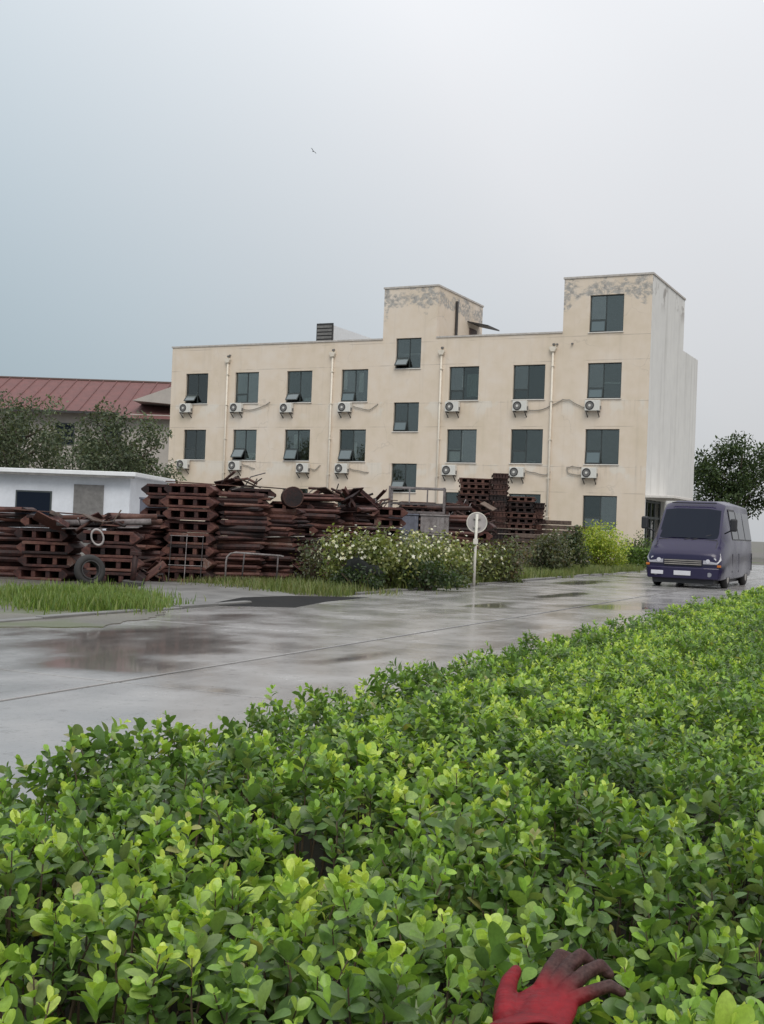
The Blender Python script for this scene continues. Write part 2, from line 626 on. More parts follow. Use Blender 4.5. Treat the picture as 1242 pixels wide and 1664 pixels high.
# wet concrete road: worn slabs, damp film, puddles lying in the low spots
t = NT('wet_concrete')
v = t.pos()
big = t.noise(v, 0.16, 4, 0.5)
med = t.noise(v, 0.9, 6, 0.6)
fine = t.noise(v, 34, 4, 0.6)
mp = t.n('ShaderNodeMapping')
mp.inputs['Rotation'].default_value = (0, 0, R(24.8))
t.link(v, mp.inputs['Vector'])
pud_n = t.noise(mp.outputs[0], 0.30, 5, 0.55, stretch=(1.0, 0.55, 1.0))
px_, py_, pz_ = t.xyz(mp.outputs[0])
pool = None
for (cx_, cy_, rx_, ry_) in POOLS:
    e_ = t.math('ADD', t.math('POWER', t.math('DIVIDE', t.math('SUBTRACT', px_, cx_), rx_), 2.0),
                t.math('POWER', t.math('DIVIDE', t.math('SUBTRACT', py_, cy_), ry_), 2.0))
    q_ = t.math('SUBTRACT', 1.0, t.math('SQRT', e_))
    pool = q_ if pool is None else t.math('MAXIMUM', pool, q_)
pool = t.math('MAXIMUM', pool, -0.35)
pud = t.step(t.math('MULTIPLY_ADD', pool, 0.13, pud_n), 0.50, 0.625)
col = t.ramp(t.math('MULTIPLY_ADD', t.math('SUBTRACT', med, 0.5), 0.7, big),
             [(0.3, (0.25, 0.242, 0.236)), (0.55, (0.33, 0.321, 0.314)), (0.75, (0.39, 0.38, 0.372))])
col = t.mix(t.step(fine, 0.58, 0.8), col, (0.12, 0.112, 0.105))
trk = t.noise(mp.outputs[0], 1.0, 5, 0.6, stretch=(1.5, 0.10, 1.0))
col = t.mix(t.math('MULTIPLY', t.step(trk, 0.50, 0.72), 0.45), col, (0.115, 0.10, 0.085))
grit = t.noise(v, 9.0, 5, 0.7)
col = t.mix(t.math('MULTIPLY', t.step(grit, 0.56, 0.70), 0.4), col, (0.10, 0.092, 0.082))
col = t.mix(t.math('MULTIPLY', pud, 0.66), col, (0.070, 0.060, 0.052))
rg = t.ramp(med, [(0.3, (0.10,) * 3), (0.7, (0.30,) * 3)])
rgh = t.mix(pud, rg, (0.05, 0.05, 0.05))
t.set(color=col, rough=rgh, spec=0.5)
t.b.inputs['IOR'].default_value = 1.38
t.bump(t.math('MULTIPLY', fine, t.math('SUBTRACT', 1.0, pud)), 0.25, 0.004)
MATS['wet_concrete'] = t.m

t = NT('wet_asphalt')
v = t.pos()
med = t.noise(v, 1.4, 5, 0.6)
fine = t.noise(v, 60, 3)
t.set(color=t.ramp(med, [(0.3, (0.012, 0.012, 0.013)), (0.7, (0.032, 0.031, 0.030))]),
      rough=t.ramp(med, [(0.35, (0.7,) * 3), (0.65, (0.9,) * 3)]), spec=0.08)
t.bump(fine, 0.4, 0.006)
MATS['wet_asphalt'] = t.m

t = NT('yard_ground')                 # damp dirt, gravel and worn grass
v = t.pos()
a = t.noise(v, 0.25, 5, 0.6)
b = t.noise(v, 2.2, 6, 0.65)
c = t.noise(v, 40, 3)
col = t.ramp(b, [(0.3, (0.075, 0.066, 0.056)), (0.6, (0.135, 0.125, 0.11)), (0.8, (0.19, 0.18, 0.165))])
col = t.mix(t.step(a, 0.52, 0.64), col, (0.085, 0.105, 0.04))
t.set(color=col, rough=t.math('MULTIPLY_ADD', b, 0.4, 0.4), spec=0.4)
t.bump(c, 0.5, 0.03)
MATS['yard_ground'] = t.m

t = NT('mud')
v = t.pos()
b = t.noise(v, 1.1, 6, 0.65)
c = t.noise(v, 30, 4)
col = t.ramp(t.math('MULTIPLY_ADD', t.math('SUBTRACT', c, .5), .4, b), [(0.3, (0.085, 0.075, 0.058)), (0.55, (0.15, 0.14, 0.115)), (0.75, (0.20, 0.19, 0.17))])
col = t.mix(t.math('MULTIPLY', t.step(t.noise(v, .8, 4), .46, .60), .7), col, (0.085, 0.105, 0.035))
t.set(color=col, rough=t.math('MULTIPLY_ADD', b, .5, .25), spec=.4)
t.bump(c, .5, .02)
MATS['mud'] = t.m

t = NT('grey_concrete')
v = t.pos()
b = t.noise(v, 1.3, 6, 0.6)
c = t.noise(v, 45, 3)
t.set(color=t.ramp(b, [(0.3, (0.13, 0.127, 0.122)), (0.7, (0.215, 0.21, 0.20))]), rough=t.math('MULTIPLY_ADD', b, 0.4, 0.25), spec=0.4)
t.bump(c, 0.3, 0.006)
MATS['grey_concrete'] = t.m

# ================================================================== the setting
RD = Vector((0.4202, 0.9074, 0))       # along the road, away from the camera
RN = Vector((-0.9074, 0.4202, 0))      # across the road, away from the hedge
RO = Vector((0.69, 7.29, 0))           # on the hedge's road-side edge
ROAD_RZ = math.atan2(RD.x, RD.y) * -1  # rotation that turns local +Y into RD


def rp(s, n, z=0.0):
    p = RO + RD * s + RN * n
    return Vector((p.x, p.y, z))


g = MB()
g.add([(-1500, -1500, 0), (1500, -1500, 0), (1500, 1500, 0), (-1500, 1500, 0)], [(0, 1, 2, 3)])
tag(g.build('ground', 'yard_ground'), kind='structure')

# road of cast slabs: each slab a piece, joints recessed between them
road = tag(empty('road', rp(0, 0), ROAD_RZ), kind='structure')
sub = MB()
sub.box(-7.62, -9, 0.003, 0.02, 62, 0.006)
sub.build('road_bed', 'wet_asphalt', road)
LEN = 5.0
for i in range(14):
    y0 = -9 + i * LEN
    for (xa, xb) in ((-3.475, -0.0), (-7.6, -3.515)):
        j = random.uniform(-0.002, 0.002)
        m = MB()
        dz = 0.03 + j
        m.box(xa + 0.012, y0 + 0.014, 0.0, xb - 0.012, y0 + LEN - 0.014, dz)
        m.build('slab', 'wet_concrete', road, bevel=0.008)
# concrete apron in front of the building where the road opens out
ap = MB()
ap.prism([(-34, 52.5), (20, 52.5 - 24), (26, 40), (9, 62), (-26, 78)], 0.0, 0.022, axis='z')
tag(ap.build('apron', 'wet_concrete'), kind='structure')

# entry pad, dark patch of new asphalt and a pale kerb strip at the road's far edge
pd = MB()
pd.prism([(-2.75, 17.6), (-1.15, 21.2), (-2.6, 25.2), (-4.9, 25.0), (-4.1, 20.2)], 0.0, 0.028, axis='z')
tag(pd.build('entry_pad', 'grey_concrete', bevel=0.01), kind='structure')
ag = MB()
ag.prism([(-2.72, 18.6), (-1.3, 18.9), (-0.9, 20.6), (-0.2, 22.3), (-1.6, 21.9), (-2.35, 20.9)], 0.0, 0.033, axis='z')
tag(ag.build('asphalt_patch', 'wet_asphalt'), kind='structure')
kb = tag(empty('kerb', rp(0, 7.68), ROAD_RZ), kind='structure')
for i in range(46):
    y0 = 4.0 + i * 1.0
    if 9.2 < y0 < 13.5:
        continue
    m = MB()
    hh = 0.075 + random.uniform(-0.02, 0.01)
    m.box(-0.10, y0 + 0.006, 0, 0.05, y0 + 0.994, hh)
    m.build('kerb_stone', 'grey_concrete', kb, bevel=0.012, rot=(0, 0, random.uniform(-0.004, 0.004)))

# ================================================================== beige three-storey building
BLD_RZ = math.atan2(-0.447, 0.894)
bld = tag(empty('office_building', (14.2, 63.3, 0), BLD_RZ),
          'beige three storey building with flat roof and two peeling roof towers', 'building')
X0, X1, DEP = -31.25, -0.5, 11.5
PAR = 12.2
T1 = (-16.25, -12.82, 15.17, 6.8)      # x0, x1, top, depth of the narrow stair tower
T2 = (-5.33, -0.5, 15.13, 7.5)
cols = [(-30.12, -28.43), (-26.4, -24.68), (-22.67, -20.9), (-18.9, -17.13), (-11.95, -10.14), (-8.1, -6.25), (-3.86, -2.0)]
rows = {3: (8.62, 10.53), 2: (5.10, 6.98), 1: (1.60, 3.42)}
stair = [(-15.38, -13.77, 10.5, 12.26), (-15.38, -13.77, 6.86, 8.54), (-15.38, -13.77, 3.36, 5.01)]
openings = [(a, b, z0, z1) for (a, b) in cols for (z0, z1) in rows.values()] + stair + [(-3.86, -2.0, 12.18, 14.18)]
REV = 0.20


def facade_mesh(openings):
    xs = sorted({X0, X1, T1[0], T1[1], T2[0]} | {v for o in openings for v in o[:2]})
    zs = sorted({0.0, PAR, T1[2], T2[2]} | {v for o in openings for v in o[2:]})
    m = MB()
    for i in range(len(xs) - 1):
        for k in range(len(zs) - 1):
            cx, cz = (xs[i] + xs[i + 1]) / 2, (zs[k] + zs[k + 1]) / 2
            top = T1[2] if T1[0] < cx < T1[1] else T2[2] if cx > T2[0] else PAR
            if cz > top or any(o[0] < cx < o[1] and o[2] < cz < o[3] for o in openings):
                continue
            m.add([(xs[i], 0, zs[k]), (xs[i + 1], 0, zs[k]), (xs[i + 1], 0, zs[k + 1]), (xs[i], 0, zs[k + 1])], [(0, 1, 2, 3)])
    for a, b, z0, z1 in openings:      # reveals
        m.add([(a, 0, z0), (b, 0, z0), (b, 0, z1), (a, 0, z1), (a, REV, z0), (b, REV, z0), (b, REV, z1), (a, REV, z1)],
              [(0, 4, 5, 1), (1, 5, 6, 2), (2, 6, 7, 3), (3, 7, 4, 0)])
    return m


fm = facade_mesh(openings)
# tower flanks, backs and tops, left end wall
for (a, b, top, dep) in (T1, T2):
    if b != X1:
        fm.add([(b, 0, PAR), (b, dep, PAR - 0.8), (b, dep, top), (b, 0, top)], [(0, 1, 2, 3)])
    fm.add([(a, 0, PAR), (a, dep, PAR - 0.8), (a, dep, top), (a, 0, top)], [(0, 1, 2, 3)])
    fm.add([(a, dep, 11.3), (b, dep, 11.3), (b, dep, top), (a, dep, top)], [(0, 1, 2, 3)])
    fm.add([(a, 0, top), (b, 0, top), (b, dep, top), (a, dep, top)], [(0, 1, 2, 3)])
fm.add([(X0, 0, 0), (X0, DEP, 0), (X0, DEP, PAR), (X0, 0, PAR)], [(0, 1, 2, 3)])
fm.add([(X0, DEP, 0), (X1, DEP, 0), (X1, DEP, PAR), (X0, DEP, PAR)], [(0, 1, 2, 3)])
me = fm.build('wall', 'facade', bld)
# parapet coping (thin projecting cap), broken by the towers
for a, b in ((X0 - 0.05, T1[0]), (T1[1], T2[0])):
    m = MB()
    m.box(a, -0.05, PAR, b, 0.26, PAR + 0.09)
    m.build('coping', 'coping_pale', bld)
    m = MB()
    m.box(a, 0.2, 11.4, b, 0.24, PAR)
    m.build('parapet_back', 'facade', bld)
for (a, b, top, dep) in (T1, T2):
    m = MB()
    m.box(a - 0.05, -0.05, top, b + 0.05, dep + 0.05, top + 0.10)
    m.build('tower_coping', 'coping_pale', bld)
m = MB()
m.box(X0 + 0.01, 0.25, 11.3, X1 - 0.01, DEP - 0.01, 11.4)
m.build('roof', 'roof_grey', bld)
# right end wall with a recessed entrance
EN = (0.15, 4.3, 3.3)
m = MB()
for (ya, yb, za, zb) in ((0, EN[0], 0, EN[2]), (EN[1], DEP, 0, EN[2]), (0, DEP, EN[2], PAR), (0, T2[3], PAR, T2[2])):
    m.add([(X1, ya, za), (X1, yb, za), (X1, yb, zb), (X1, ya, zb)], [(0, 1, 2, 3)])
m.add([(X1, EN[0], 0), (X1 - .5, EN[0], 0), (X1 - .5, EN[0], EN[2]), (X1, EN[0], EN[2]), (X1, EN[1], 0), (X1 - .5, EN[1], 0),
       (X1 - .5, EN[1], EN[2]), (X1, EN[1], EN[2])], [(0, 1, 2, 3), (4, 5, 6, 7), (3, 2, 6, 7)])
m.build('end_wall', 'side_render', bld)
ent = MB()
for yy in (0.2, 1.35, 2.2, 3.05, 4.2):
    ent.box(X1 - 0.30, yy - 0.06, 0, X1 - 0.2, yy + 0.06, EN[2])
for zz in (0.06, 2.35, 3.22):
    ent.box(X1 - 0.293, 0.15, zz - 0.06, X1 - 0.207, 4.3, zz + 0.06)
eo = ent.build('entrance', 'frame_dark', bld)
m = MB()
m.box(X1 - 0.262, 0.16, 0, X1 - 0.25, 4.29, 3.25)
m.build('pane', 'glass', eo)
m = MB()
m.box(X1 - 0.5, 0.15, 0, X1 - 0.46, 4.3, 3.3)
m.build('lobby_wall', 'curtain', eo)
m = MB()
m.box(X1, 0.0, 3.38, X1 + 1.5, 4.6, 3.52)
m.build('canopy', 'sill_pale', bld, bevel=0.02)

def bx(*a):
    return MB().box(*a)


def window(a, b, z0, z1, tilt=0.0, split=0.5, sill=True, curtain=None, sash_h=0.36):
    """frame with mullion and transom, panes, a top-hung sash low on the left, room behind"""
    fw = 0.055
    y0, y1 = REV - 0.07, REV - 0.01
    xm = a + (b - a) * split
    zt = z0 + (z1 - z0) * sash_h
    m = MB()
    m.box(a, y0, z0, a + fw, y1, z1).box(b - fw, y0, z0, b, y1, z1)
    m.box(a + fw, y0, z0, b - fw, y1, z0 + fw).box(a + fw, y0, z1 - fw, b - fw, y1, z1)
    m.box(xm - fw / 2, y0 + .003, z0 + fw, xm + fw / 2, y1 - .003, z1 - fw)
    m.box(a + fw, y0 + .003, zt - fw / 2, xm - fw / 2, y1 - .003, zt + fw / 2)
    fo = m.build('window', 'frame_dark', bld)
    yc = (y0 + y1) / 2
    for (xa, xb, za, zb) in ((xm, b - fw, z0 + fw, z1 - fw), (a + fw, xm, zt, z1 - fw)):
        bx(xa, yc - .004, za, xb, yc + .004, zb).build('pane', 'glass', fo)
    # hinged sash
    h = zt - z0 - fw
    wd = xm - a - fw
    s = MB()
    q = 0.045
    s.box(0, -.025, -h, q, .025, 0).box(wd - q, -.025, -h, wd, .025, 0).box(q, -.025, -h, wd - q, .025, -h + q).box(q, -.025, -q, wd - q, .025, 0)
    s.box(q, -.004, -h + q, wd - q, .004, -q)
    so = s.build('sash', 'frame_dark', fo, loc=(a + fw, y0 - 0.02 if tilt else yc, zt - fw / 2), rot=(-R(tilt), 0, 0))
    so.data.materials.append(MATS['glass' if not tilt else 'sash_glass'])
    for p in so.data.polygons:
        if p.index >= 24:
            p.material_index = 1
    # the room behind the panes: open box
    D = 1.6
    r = MB()
    r.add([(a, REV, z0), (b, REV, z0), (b, REV, z1), (a, REV, z1), (a - .3, D, z0 - .5), (b + .3, D, z0 - .5), (b + .3, D, z1), (a - .3, D, z1)],
          [(4, 5, 6, 7), (0, 4, 7, 3), (1, 2, 6, 5), (0, 1, 5, 4), (3, 7, 6, 2)])
    r.build('room_recess', 'room', fo)
    if curtain:
        for (ca, cb, c0, c1) in curtain:
            m = MB()
            n = 9
            xa, xb = a + (b - a) * ca, a + (b - a) * cb
            za, zb = z0 + (z1 - z0) * c0, z0 + (z1 - z0) * c1
            vs = []
            for i in range(n):
                xx = xa + (xb - xa) * i / (n - 1)
                yy = REV + 0.03 + 0.02 * (i % 2)
                vs += [(xx, yy, za), (xx, yy, zb)]
            m.add(vs, [(2 * i, 2 * i + 2, 2 * i + 3, 2 * i + 1) for i in range(n - 1)])
            m.build('curtain', 'curtain', fo)
    if sill:
        bx(a - 0.04, -0.06, z0 - 0.05, b + 0.04, REV - 0.07, z0).build('sill', 'sill_pale', fo)
    return fo


t = NT('sash_glass')
t.set(color=(0.10, 0.13, 0.135), rough=0.06, spec=0.9, coat=0.6)
MATS['sash_glass'] = t.m

tilts3 = [42, 0, 38, 14, 0, 0, 8]
tilts2 = [0, 36, 24, 26, 0, 0, 10]
cur3 = [[(.62, .98, 0, .2)], None, [(.65, .95, 0, .16)], [(.0, .16, .4, .95), (.6, .78, .3, .9)], [(.56, .97, .1, .78), (.4, .5, .4, .74)], None, [(.45, .95, .42, .47)]]
cur2 = [[(.3, .5, .05, .6)], [(.5, 1, 0, .24)], [(.3, .55, .3, .85)], [(.5, .62, .1, .6)], [(.42, .5, .1, .9), (.02, .42, .02, .42)], [(.5, .75, 0, .06)], None]
for i, (a, b) in enumerate(cols):
    sp = 0.5 if i < 4 else 0.46
    window(a, b, *rows[3], tilt=tilts3[i], split=sp, curtain=cur3[i], sash_h=.30)
    window(a, b, *rows[2], tilt=tilts2[i], split=sp, curtain=cur2[i], sash_h=.38)
    window(a, b, *rows[1], split=0.5, sill=True)
for (a, b, z0, z1), tl in zip(stair, (40, 16, 32)):
    window(a, b, z0, z1, tilt=tl, split=.52, sash_h=.40 if z0 < 5 else .36)
window(-3.86, -2.0, 12.18, 14.18, tilt=5, split=.47, sash_h=.34)

# drainpipes with hopper heads
for px, zt in ((-26.93, 11.13), (-19.5, 11.3), (-12.43, 11.21), (-5.81, 11.19)):
    m = MB()
    m.tube([(px, -0.09, 0.1), (px, -0.09, 6.0), (px, -0.09, zt)], 0.062, 10)
    po = m.build('drainpipe', 'pipe_cream', bld, smooth=True)
    h = MB()
    h.prism([(px - .10, zt), (px + .10, zt), (px + .19, zt + .17), (px + .19, zt + .27), (px - .19, zt + .27), (px - .19, zt + .17)], -0.20, -0.003)
    h.build('hopper', 'pipe_cream', po)
    h = MB()
    h.tube([(px + .03, .02, zt + .42), (px + .03, -.16, zt + .38)], .07, 8)
    h.build('spout', 'mid_metal', po)
    h = MB()
    for zz in (2.2, 4.3, 6.4, 8.5, 10.4):
        h.box(px - .085, -.165, zz - .025, px + .085, -.003, zz + .025)
    h.build('bracket', 'pipe_cream', po)

# on the flank of the narrow tower: pipe, door and its dark awning
m = MB()
m.tube([(T1[1] + .10, 2.55, 11.4), (T1[1] + .10, 2.55, 14.75)], 0.085, 8)
m.build('vent_pipe', 'dark_metal', bld)
do = bx(T1[1] + .003, 4.75, 11.4, T1[1] + .06, 5.85, 13.55).build('door', 'brown_door', bld)
bx(T1[1] + .06, 5.6, 12.4, T1[1] + .12, 5.66, 12.55).build('handle', 'pale_metal', do)
m = MB()
m.prism([(T1[1], 13.92), (T1[1], 13.86), (T1[1] + 1.35, 13.54), (T1[1] + 1.35, 13.62)], 4.4, 6.3)
m.build('awning', 'dark_metal', bld)
# low white shed on the roof with a dark louvred front
sx0, sx1 = -22.3, -19.4
shd = tag(empty('rooftop_shed', bld.matrix_basis @ Vector((-20.9, 1.4, 11.4)), BLD_RZ),
          'low white shed with dark louvred front standing on the flat roof', 'shed')
m = MB()
m.prism([(-.5, 0), (.55, 0), (.55, 2.05), (-.5, 2.25)], 0.1, 7.0)
m.build('shed_body', 'white_sheet', shd)
lf = MB()
lf.box(-.62, -.03, 0, .52, .05, 2.2)
lo_ = lf.build('louvre_frame', 'dark_metal', shd)
for k in range(9):
    bx(-.56, -.075, .15 + k * .22, .46, -.035, .30 + k * .22).build('slat', 'mid_metal', lo_)

# small grimy spout stubs near the parapet
for xx in (-26.93 + .12, -4.75, -5.6):
    m = MB()
    m.tube([(xx, 0.05, 11.62), (xx, -0.14, 11.58)], 0.05, 8)
    m.build('overflow_spout', 'mid_metal', bld)


# ------------------------------------------------------------------ air conditioners on the facade
def make_ac():
    r = empty('air_conditioner')
    m = bx(-.41, -.33, -.28, .41, -.05, .28)
    m.build('casing', 'ac_white', r, bevel=0.02)
    fg = MB()
    fg.torus((-.13, -.335, 0), .215, .03, n=22, m=6)
    go = fg.build('fan_ring', 'dark_metal', r)
    fd = MB()
    fd.disc((-.13, -.333, 0), .19, (0, 1, 0), .012, 20)
    fd.build('grille', 'mid_metal', go)
    hb = MB()
    hb.disc((-.13, -.342, 0), .07, (0, 1, 0), .02, 14)
    hb.build('hub', 'ac_white', go)
    for s in (-1, 1):
        b = MB()
        b.box(s * .32 - .025, -.40, -.335, s * .32 + .025, 0, -.285)
        b.add([(s * .32 - .02, -.36, -.335), (s * .32 + .02, -.36, -.335), (s * .32 + .02, 0, -.62), (s * .32 - .02, 0, -.62),
               (s * .32 - .02, -.32, -.335), (s * .32 + .02, -.32, -.335), (s * .32 + .02, 0, -.56), (s * .32 - .02, 0, -.56)],
              [(0, 1, 2, 3), (4, 5, 6, 7), (0, 4, 7, 3), (1, 5, 6, 2)])
        b.build('bracket', 'dark_metal', r)
    v = bx(.41, -.24, -.2, .45, -.12, -.02)
    v.build('valve', 'mid_metal', r)
    return r


ac0 = make_ac()
AC = [(-29.9, 8.33, 3, 0), (-26.1, 8.32, 3, 1), (-22.5, 8.27, 3, 2), (-18.5, 8.27, 3, 3), (-11.6, 8.24, 3, 4), (-7.55, 8.24, 3, 5), (-3.45, 8.22, 3, 6),
      (-29.95, 4.78, 2, 0), (-26.05, 4.74, 2, 1), (-21.2, 4.66, 2, 2), (-18.55, 4.66, 2, 3), (-11.65, 4.65, 2, 4), (-7.6, 4.6, 2, 5), (-3.5, 4.62, 2, 6)]
colname = ['leftmost', 'second from left', 'third from left', 'fourth from left', 'third from right', 'second from right', 'rightmost']
# sagging hoses as (dx, dz) waypoints from the unit's right side
HOSE = {0: None, 1: [(.45, -.1), (1.1, -.12), (2.0, .15), (2.3, .35)], 3: [(.45, .1), (1.0, -.05), (1.6, -.15), (2.1, .2)],
        5: [(.45, -.22), (1.2, -.2), (1.75, .05), (2.4, .35), (2.75, .33), (3.4, -.02), (3.68, -.1)], 8: [(.45, .1), (.9, .0), (1.35, -.15)],
        9: [(.45, 0), (.8, -.1), (1.1, .2)], 10: [(.45, .02), (1.1, -.1), (1.7, -.2)], 12: [(.45, .1), (1.0, .0), (1.6, -.12), (1.85, .05)],
        13: [(-.41, -.1), (-.9, -.08), (-1.25, .02), (-1.3, .3), (-1.0, .36), (-.5, .3)]}
for i, (x, z, fl, ci) in enumerate(AC):
    o = ac0 if i == 0 else copy_tree(ac0)
    o.matrix_basis = Matrix.Translation(bld.matrix_basis @ Vector((x, 0, z))) @ Matrix.Rotation(BLD_RZ, 4, 'Z')
    tag(o, 'white air conditioner under the %s %s floor window' % (colname[ci], {3: 'top', 2: 'middle'}[fl]), 'air conditioner',
        'air conditioners on the beige facade')
for i, h in HOSE.items():
    if not h:
        continue
    own = [c for c in C.objects if c.name.startswith('air_conditioner')]
    pts = []
    for k in range(len(h) - 1):
        for q in range(4):
            f = q / 4
            pts.append((h[k][0] * (1 - f) + h[k + 1][0] * f, -.07, h[k][1] * (1 - f) + h[k + 1][1] * f - 0.03 * math.sin(f * math.pi)))
    pts.append((h[-1][0], -.02, h[-1][1]))
    m = MB()
    m.tube(pts, .026, 6)
    root = own[0] if i == 0 else [c for c in own if c.name == 'air_conditioner.%03d' % i][0]
    m.build('hose', 'cable_grey', root, smooth=True)

# ================================================================== buildings at the left and behind
sh = tag(empty('white_shed', (-12.0, 46.2, 0), R(-3)), 'long low white building with flat roof edge left of the beige building', 'building')
m = MB()
m.box(-9, 0, 0, 2.4, 6, 2.86)
m.build('wall', 'white_wall', sh)
m = MB()
m.box(-9.3, -.45, 2.86, 2.7, 6.3, 3.02)
m.build('roof', 'white_sheet', sh, bevel=.02)
bx(-9.25, -.43, 2.78, 2.65, -.36, 2.857).build('gutter', 'mid_metal', sh)
for xa in (-6.4, 0.25):
    d = bx(xa, -.05, 0, xa + 1.15, -.003, 2.5).build('door', 'mid_metal', sh)
    bx(xa + .95, -.09, 1.0, xa + 1.02, -.05, 1.15).build('handle', 'dark_metal', d)
for xa in (-4.2, -2.0):
    wdo = bx(xa, -.04, 1.1, xa + 1.4, -.003, 2.2).build('window', 'frame_dark', sh)
    bx(xa + .06, -.05, 1.16, xa + 1.34, -.04, 2.14).build('pane', 'car_glass', wdo)

rr = tag(empty('red_roof_building', (-36, 110, 0), R(-2)), 'distant building with red tiled roof behind the trees', 'building')
bx(-26, 0, 0, 24, 14, 11.0).build('wall', 'far_wall', rr)
m = MB()
m.add([(-27, -1.2, 10.6), (25, -1.2, 10.6), (25, 7, 14.3), (-27, 7, 14.3), (-27, 15.2, 10.6), (25, 15.2, 10.6)],
      [(0, 1, 2, 3), (3, 2, 5, 4), (0, 3, 4), (1, 5, 2)])
ro = m.build('roof', 'tile_red', rr)
m = MB()
m.tube([(-27.1, 7, 14.3), (25.1, 7, 14.3)], .16, 8)
m.build('ridge', 'brown_door', ro)
bx(-27.1, -1.35, 10.42, 25.1, -1.2, 10.62).build('gutter', 'dark_metal', ro)
for k in range(40):      # rolled tile ribs running down the slope
    m = MB()
    xx = -26.6 + k * 1.3
    m.tube([(xx, -1.2, 10.63), (xx, 7, 14.33)], .07, 5)
    m.build('rib', 'tile_red', ro)
for k in range(11):
    wdo = bx(-24 + k * 4.3, -.05, 7.6, -22.2 + k * 4.3, -.003, 9.6).build('window', 'frame_dark', rr)
    bx(-23.9 + k * 4.3, -.06, 7.7, -22.3 + k * 4.3, -.05, 9.5).build('pane', 'car_glass', wdo)
wg = tag(empty('red_roof_wing', (-17.5, 96, 0), R(-2)), 'lower red roofed wing with white gable edge beside the beige building', 'building')
bx(-3, 0, 0, 6, 9, 9.5).build('wall', 'far_wall', wg)
m = MB()
m.add([(-3.6, -.8, 9.1), (6.6, -.8, 9.1), (6.6, 4, 11.0), (-3.6, 4, 11.0), (-3.6, 9.6, 9.1), (6.6, 9.6, 9.1)], [(0, 1, 2, 3), (3, 2, 5, 4), (0, 3, 4), (1, 5, 2)])
m.build('roof', 'tile_red', wg)
m = MB()
m.prism([(-2.6, 10.55), (3.2, 10.2), (3.2, 12.0), (1.2, 12.0)], -.2, 3.2)
m.build('gable', 'far_wall', wg)


# ------------------------------------------------------------------ trees and shrubs
def clumps(c, r, n, flat=1.0, bottom=-0.55):
    out = []
    while len(out) < n:
        p = unit(1)[0] * (rng.random() ** 0.4)
        if p[2] < bottom:
            continue
        out.append(np.array(c) + p * np.array(r))
    return np.array(out)


def cloud(cl, spread, n, size, palette, mat, name, parent, upb=0.5, tmpl=LEAF_TINY):
    i = rng.integers(0, len(cl), n)
    off = unit(n) * (rng.random((n, 1)) ** 0.45) * spread
    P = cl[i] + off
    P[:, 2] = np.maximum(P[:, 2], 0.03)
    D = unit(n) + off / spread * 0.8
    D[:, 2] -= 0.15
    U = unit(n) + np.array([0, 0, upb * 2])
    tone = 0.75 + 0.5 * rng.random((len(cl), 1))
    return leaves_mesh(name, tmpl, P, basis(D, U), size * (0.65 + 0.7 * rng.random(n)), pick(palette, n) * tone[i], mat, parent)


DARKG = [(0.035, 0.06, 0.022), (0.05, 0.085, 0.03), (0.03, 0.05, 0.025), (0.07, 0.10, 0.035)]
GREYG = [(0.085, 0.105, 0.058), (0.065, 0.088, 0.045), (0.115, 0.13, 0.07), (0.115, 0.10, 0.062)]
FLOWG = [(0.20, 0.24, 0.075), (0.14, 0.19, 0.06), (0.28, 0.30, 0.11), (0.13, 0.155, 0.065)]
YELLOWG = [(0.38, 0.45, 0.06), (0.28, 0.39, 0.05), (0.46, 0.50, 0.09), (0.16, 0.26, 0.04)]
HEDGEG = [(0.10, 0.18, 0.035), (0.15, 0.24, 0.045), (0.07, 0.12, 0.03)]
FARG = [(0.075, 0.105, 0.062), (0.10, 0.13, 0.072), (0.06, 0.08, 0.054), (0.15, 0.165, 0.11)]


def tree(label, x, y, h, r, nclump, nleaf, size, palette, group=None):
    o = tag(empty('tree', (x, y, 0)), label, 'tree', group)
    tr_ = MB()
    tr_.tube([(0, 0, -.1), (.05, .02, h * .25), (-.04, .05, h * .5), (.03, 0, h * .8)], [.20, .16, .11, .04], 9)
    for k in range(9):
        a = k * 2.4 + random.random()
        z0 = h * (.3 + .05 * k)
        ln = r * random.uniform(.6, .95)
        tr_.tube([(0, 0, z0), (math.cos(a) * ln * .5, math.sin(a) * ln * .5, z0 + h * .08), (math.cos(a) * ln, math.sin(a) * ln, z0 + h * .2)], [.08, .05, .02], 6)
    tr_.build('trunk', 'bark', o, smooth=True)
    cl = clumps((0, 0, h * .62), (r, r, h * .40), nclump)
    cloud(cl, r * .25, nleaf, size, palette, 'leaf_far', 'crown', o)
    return o


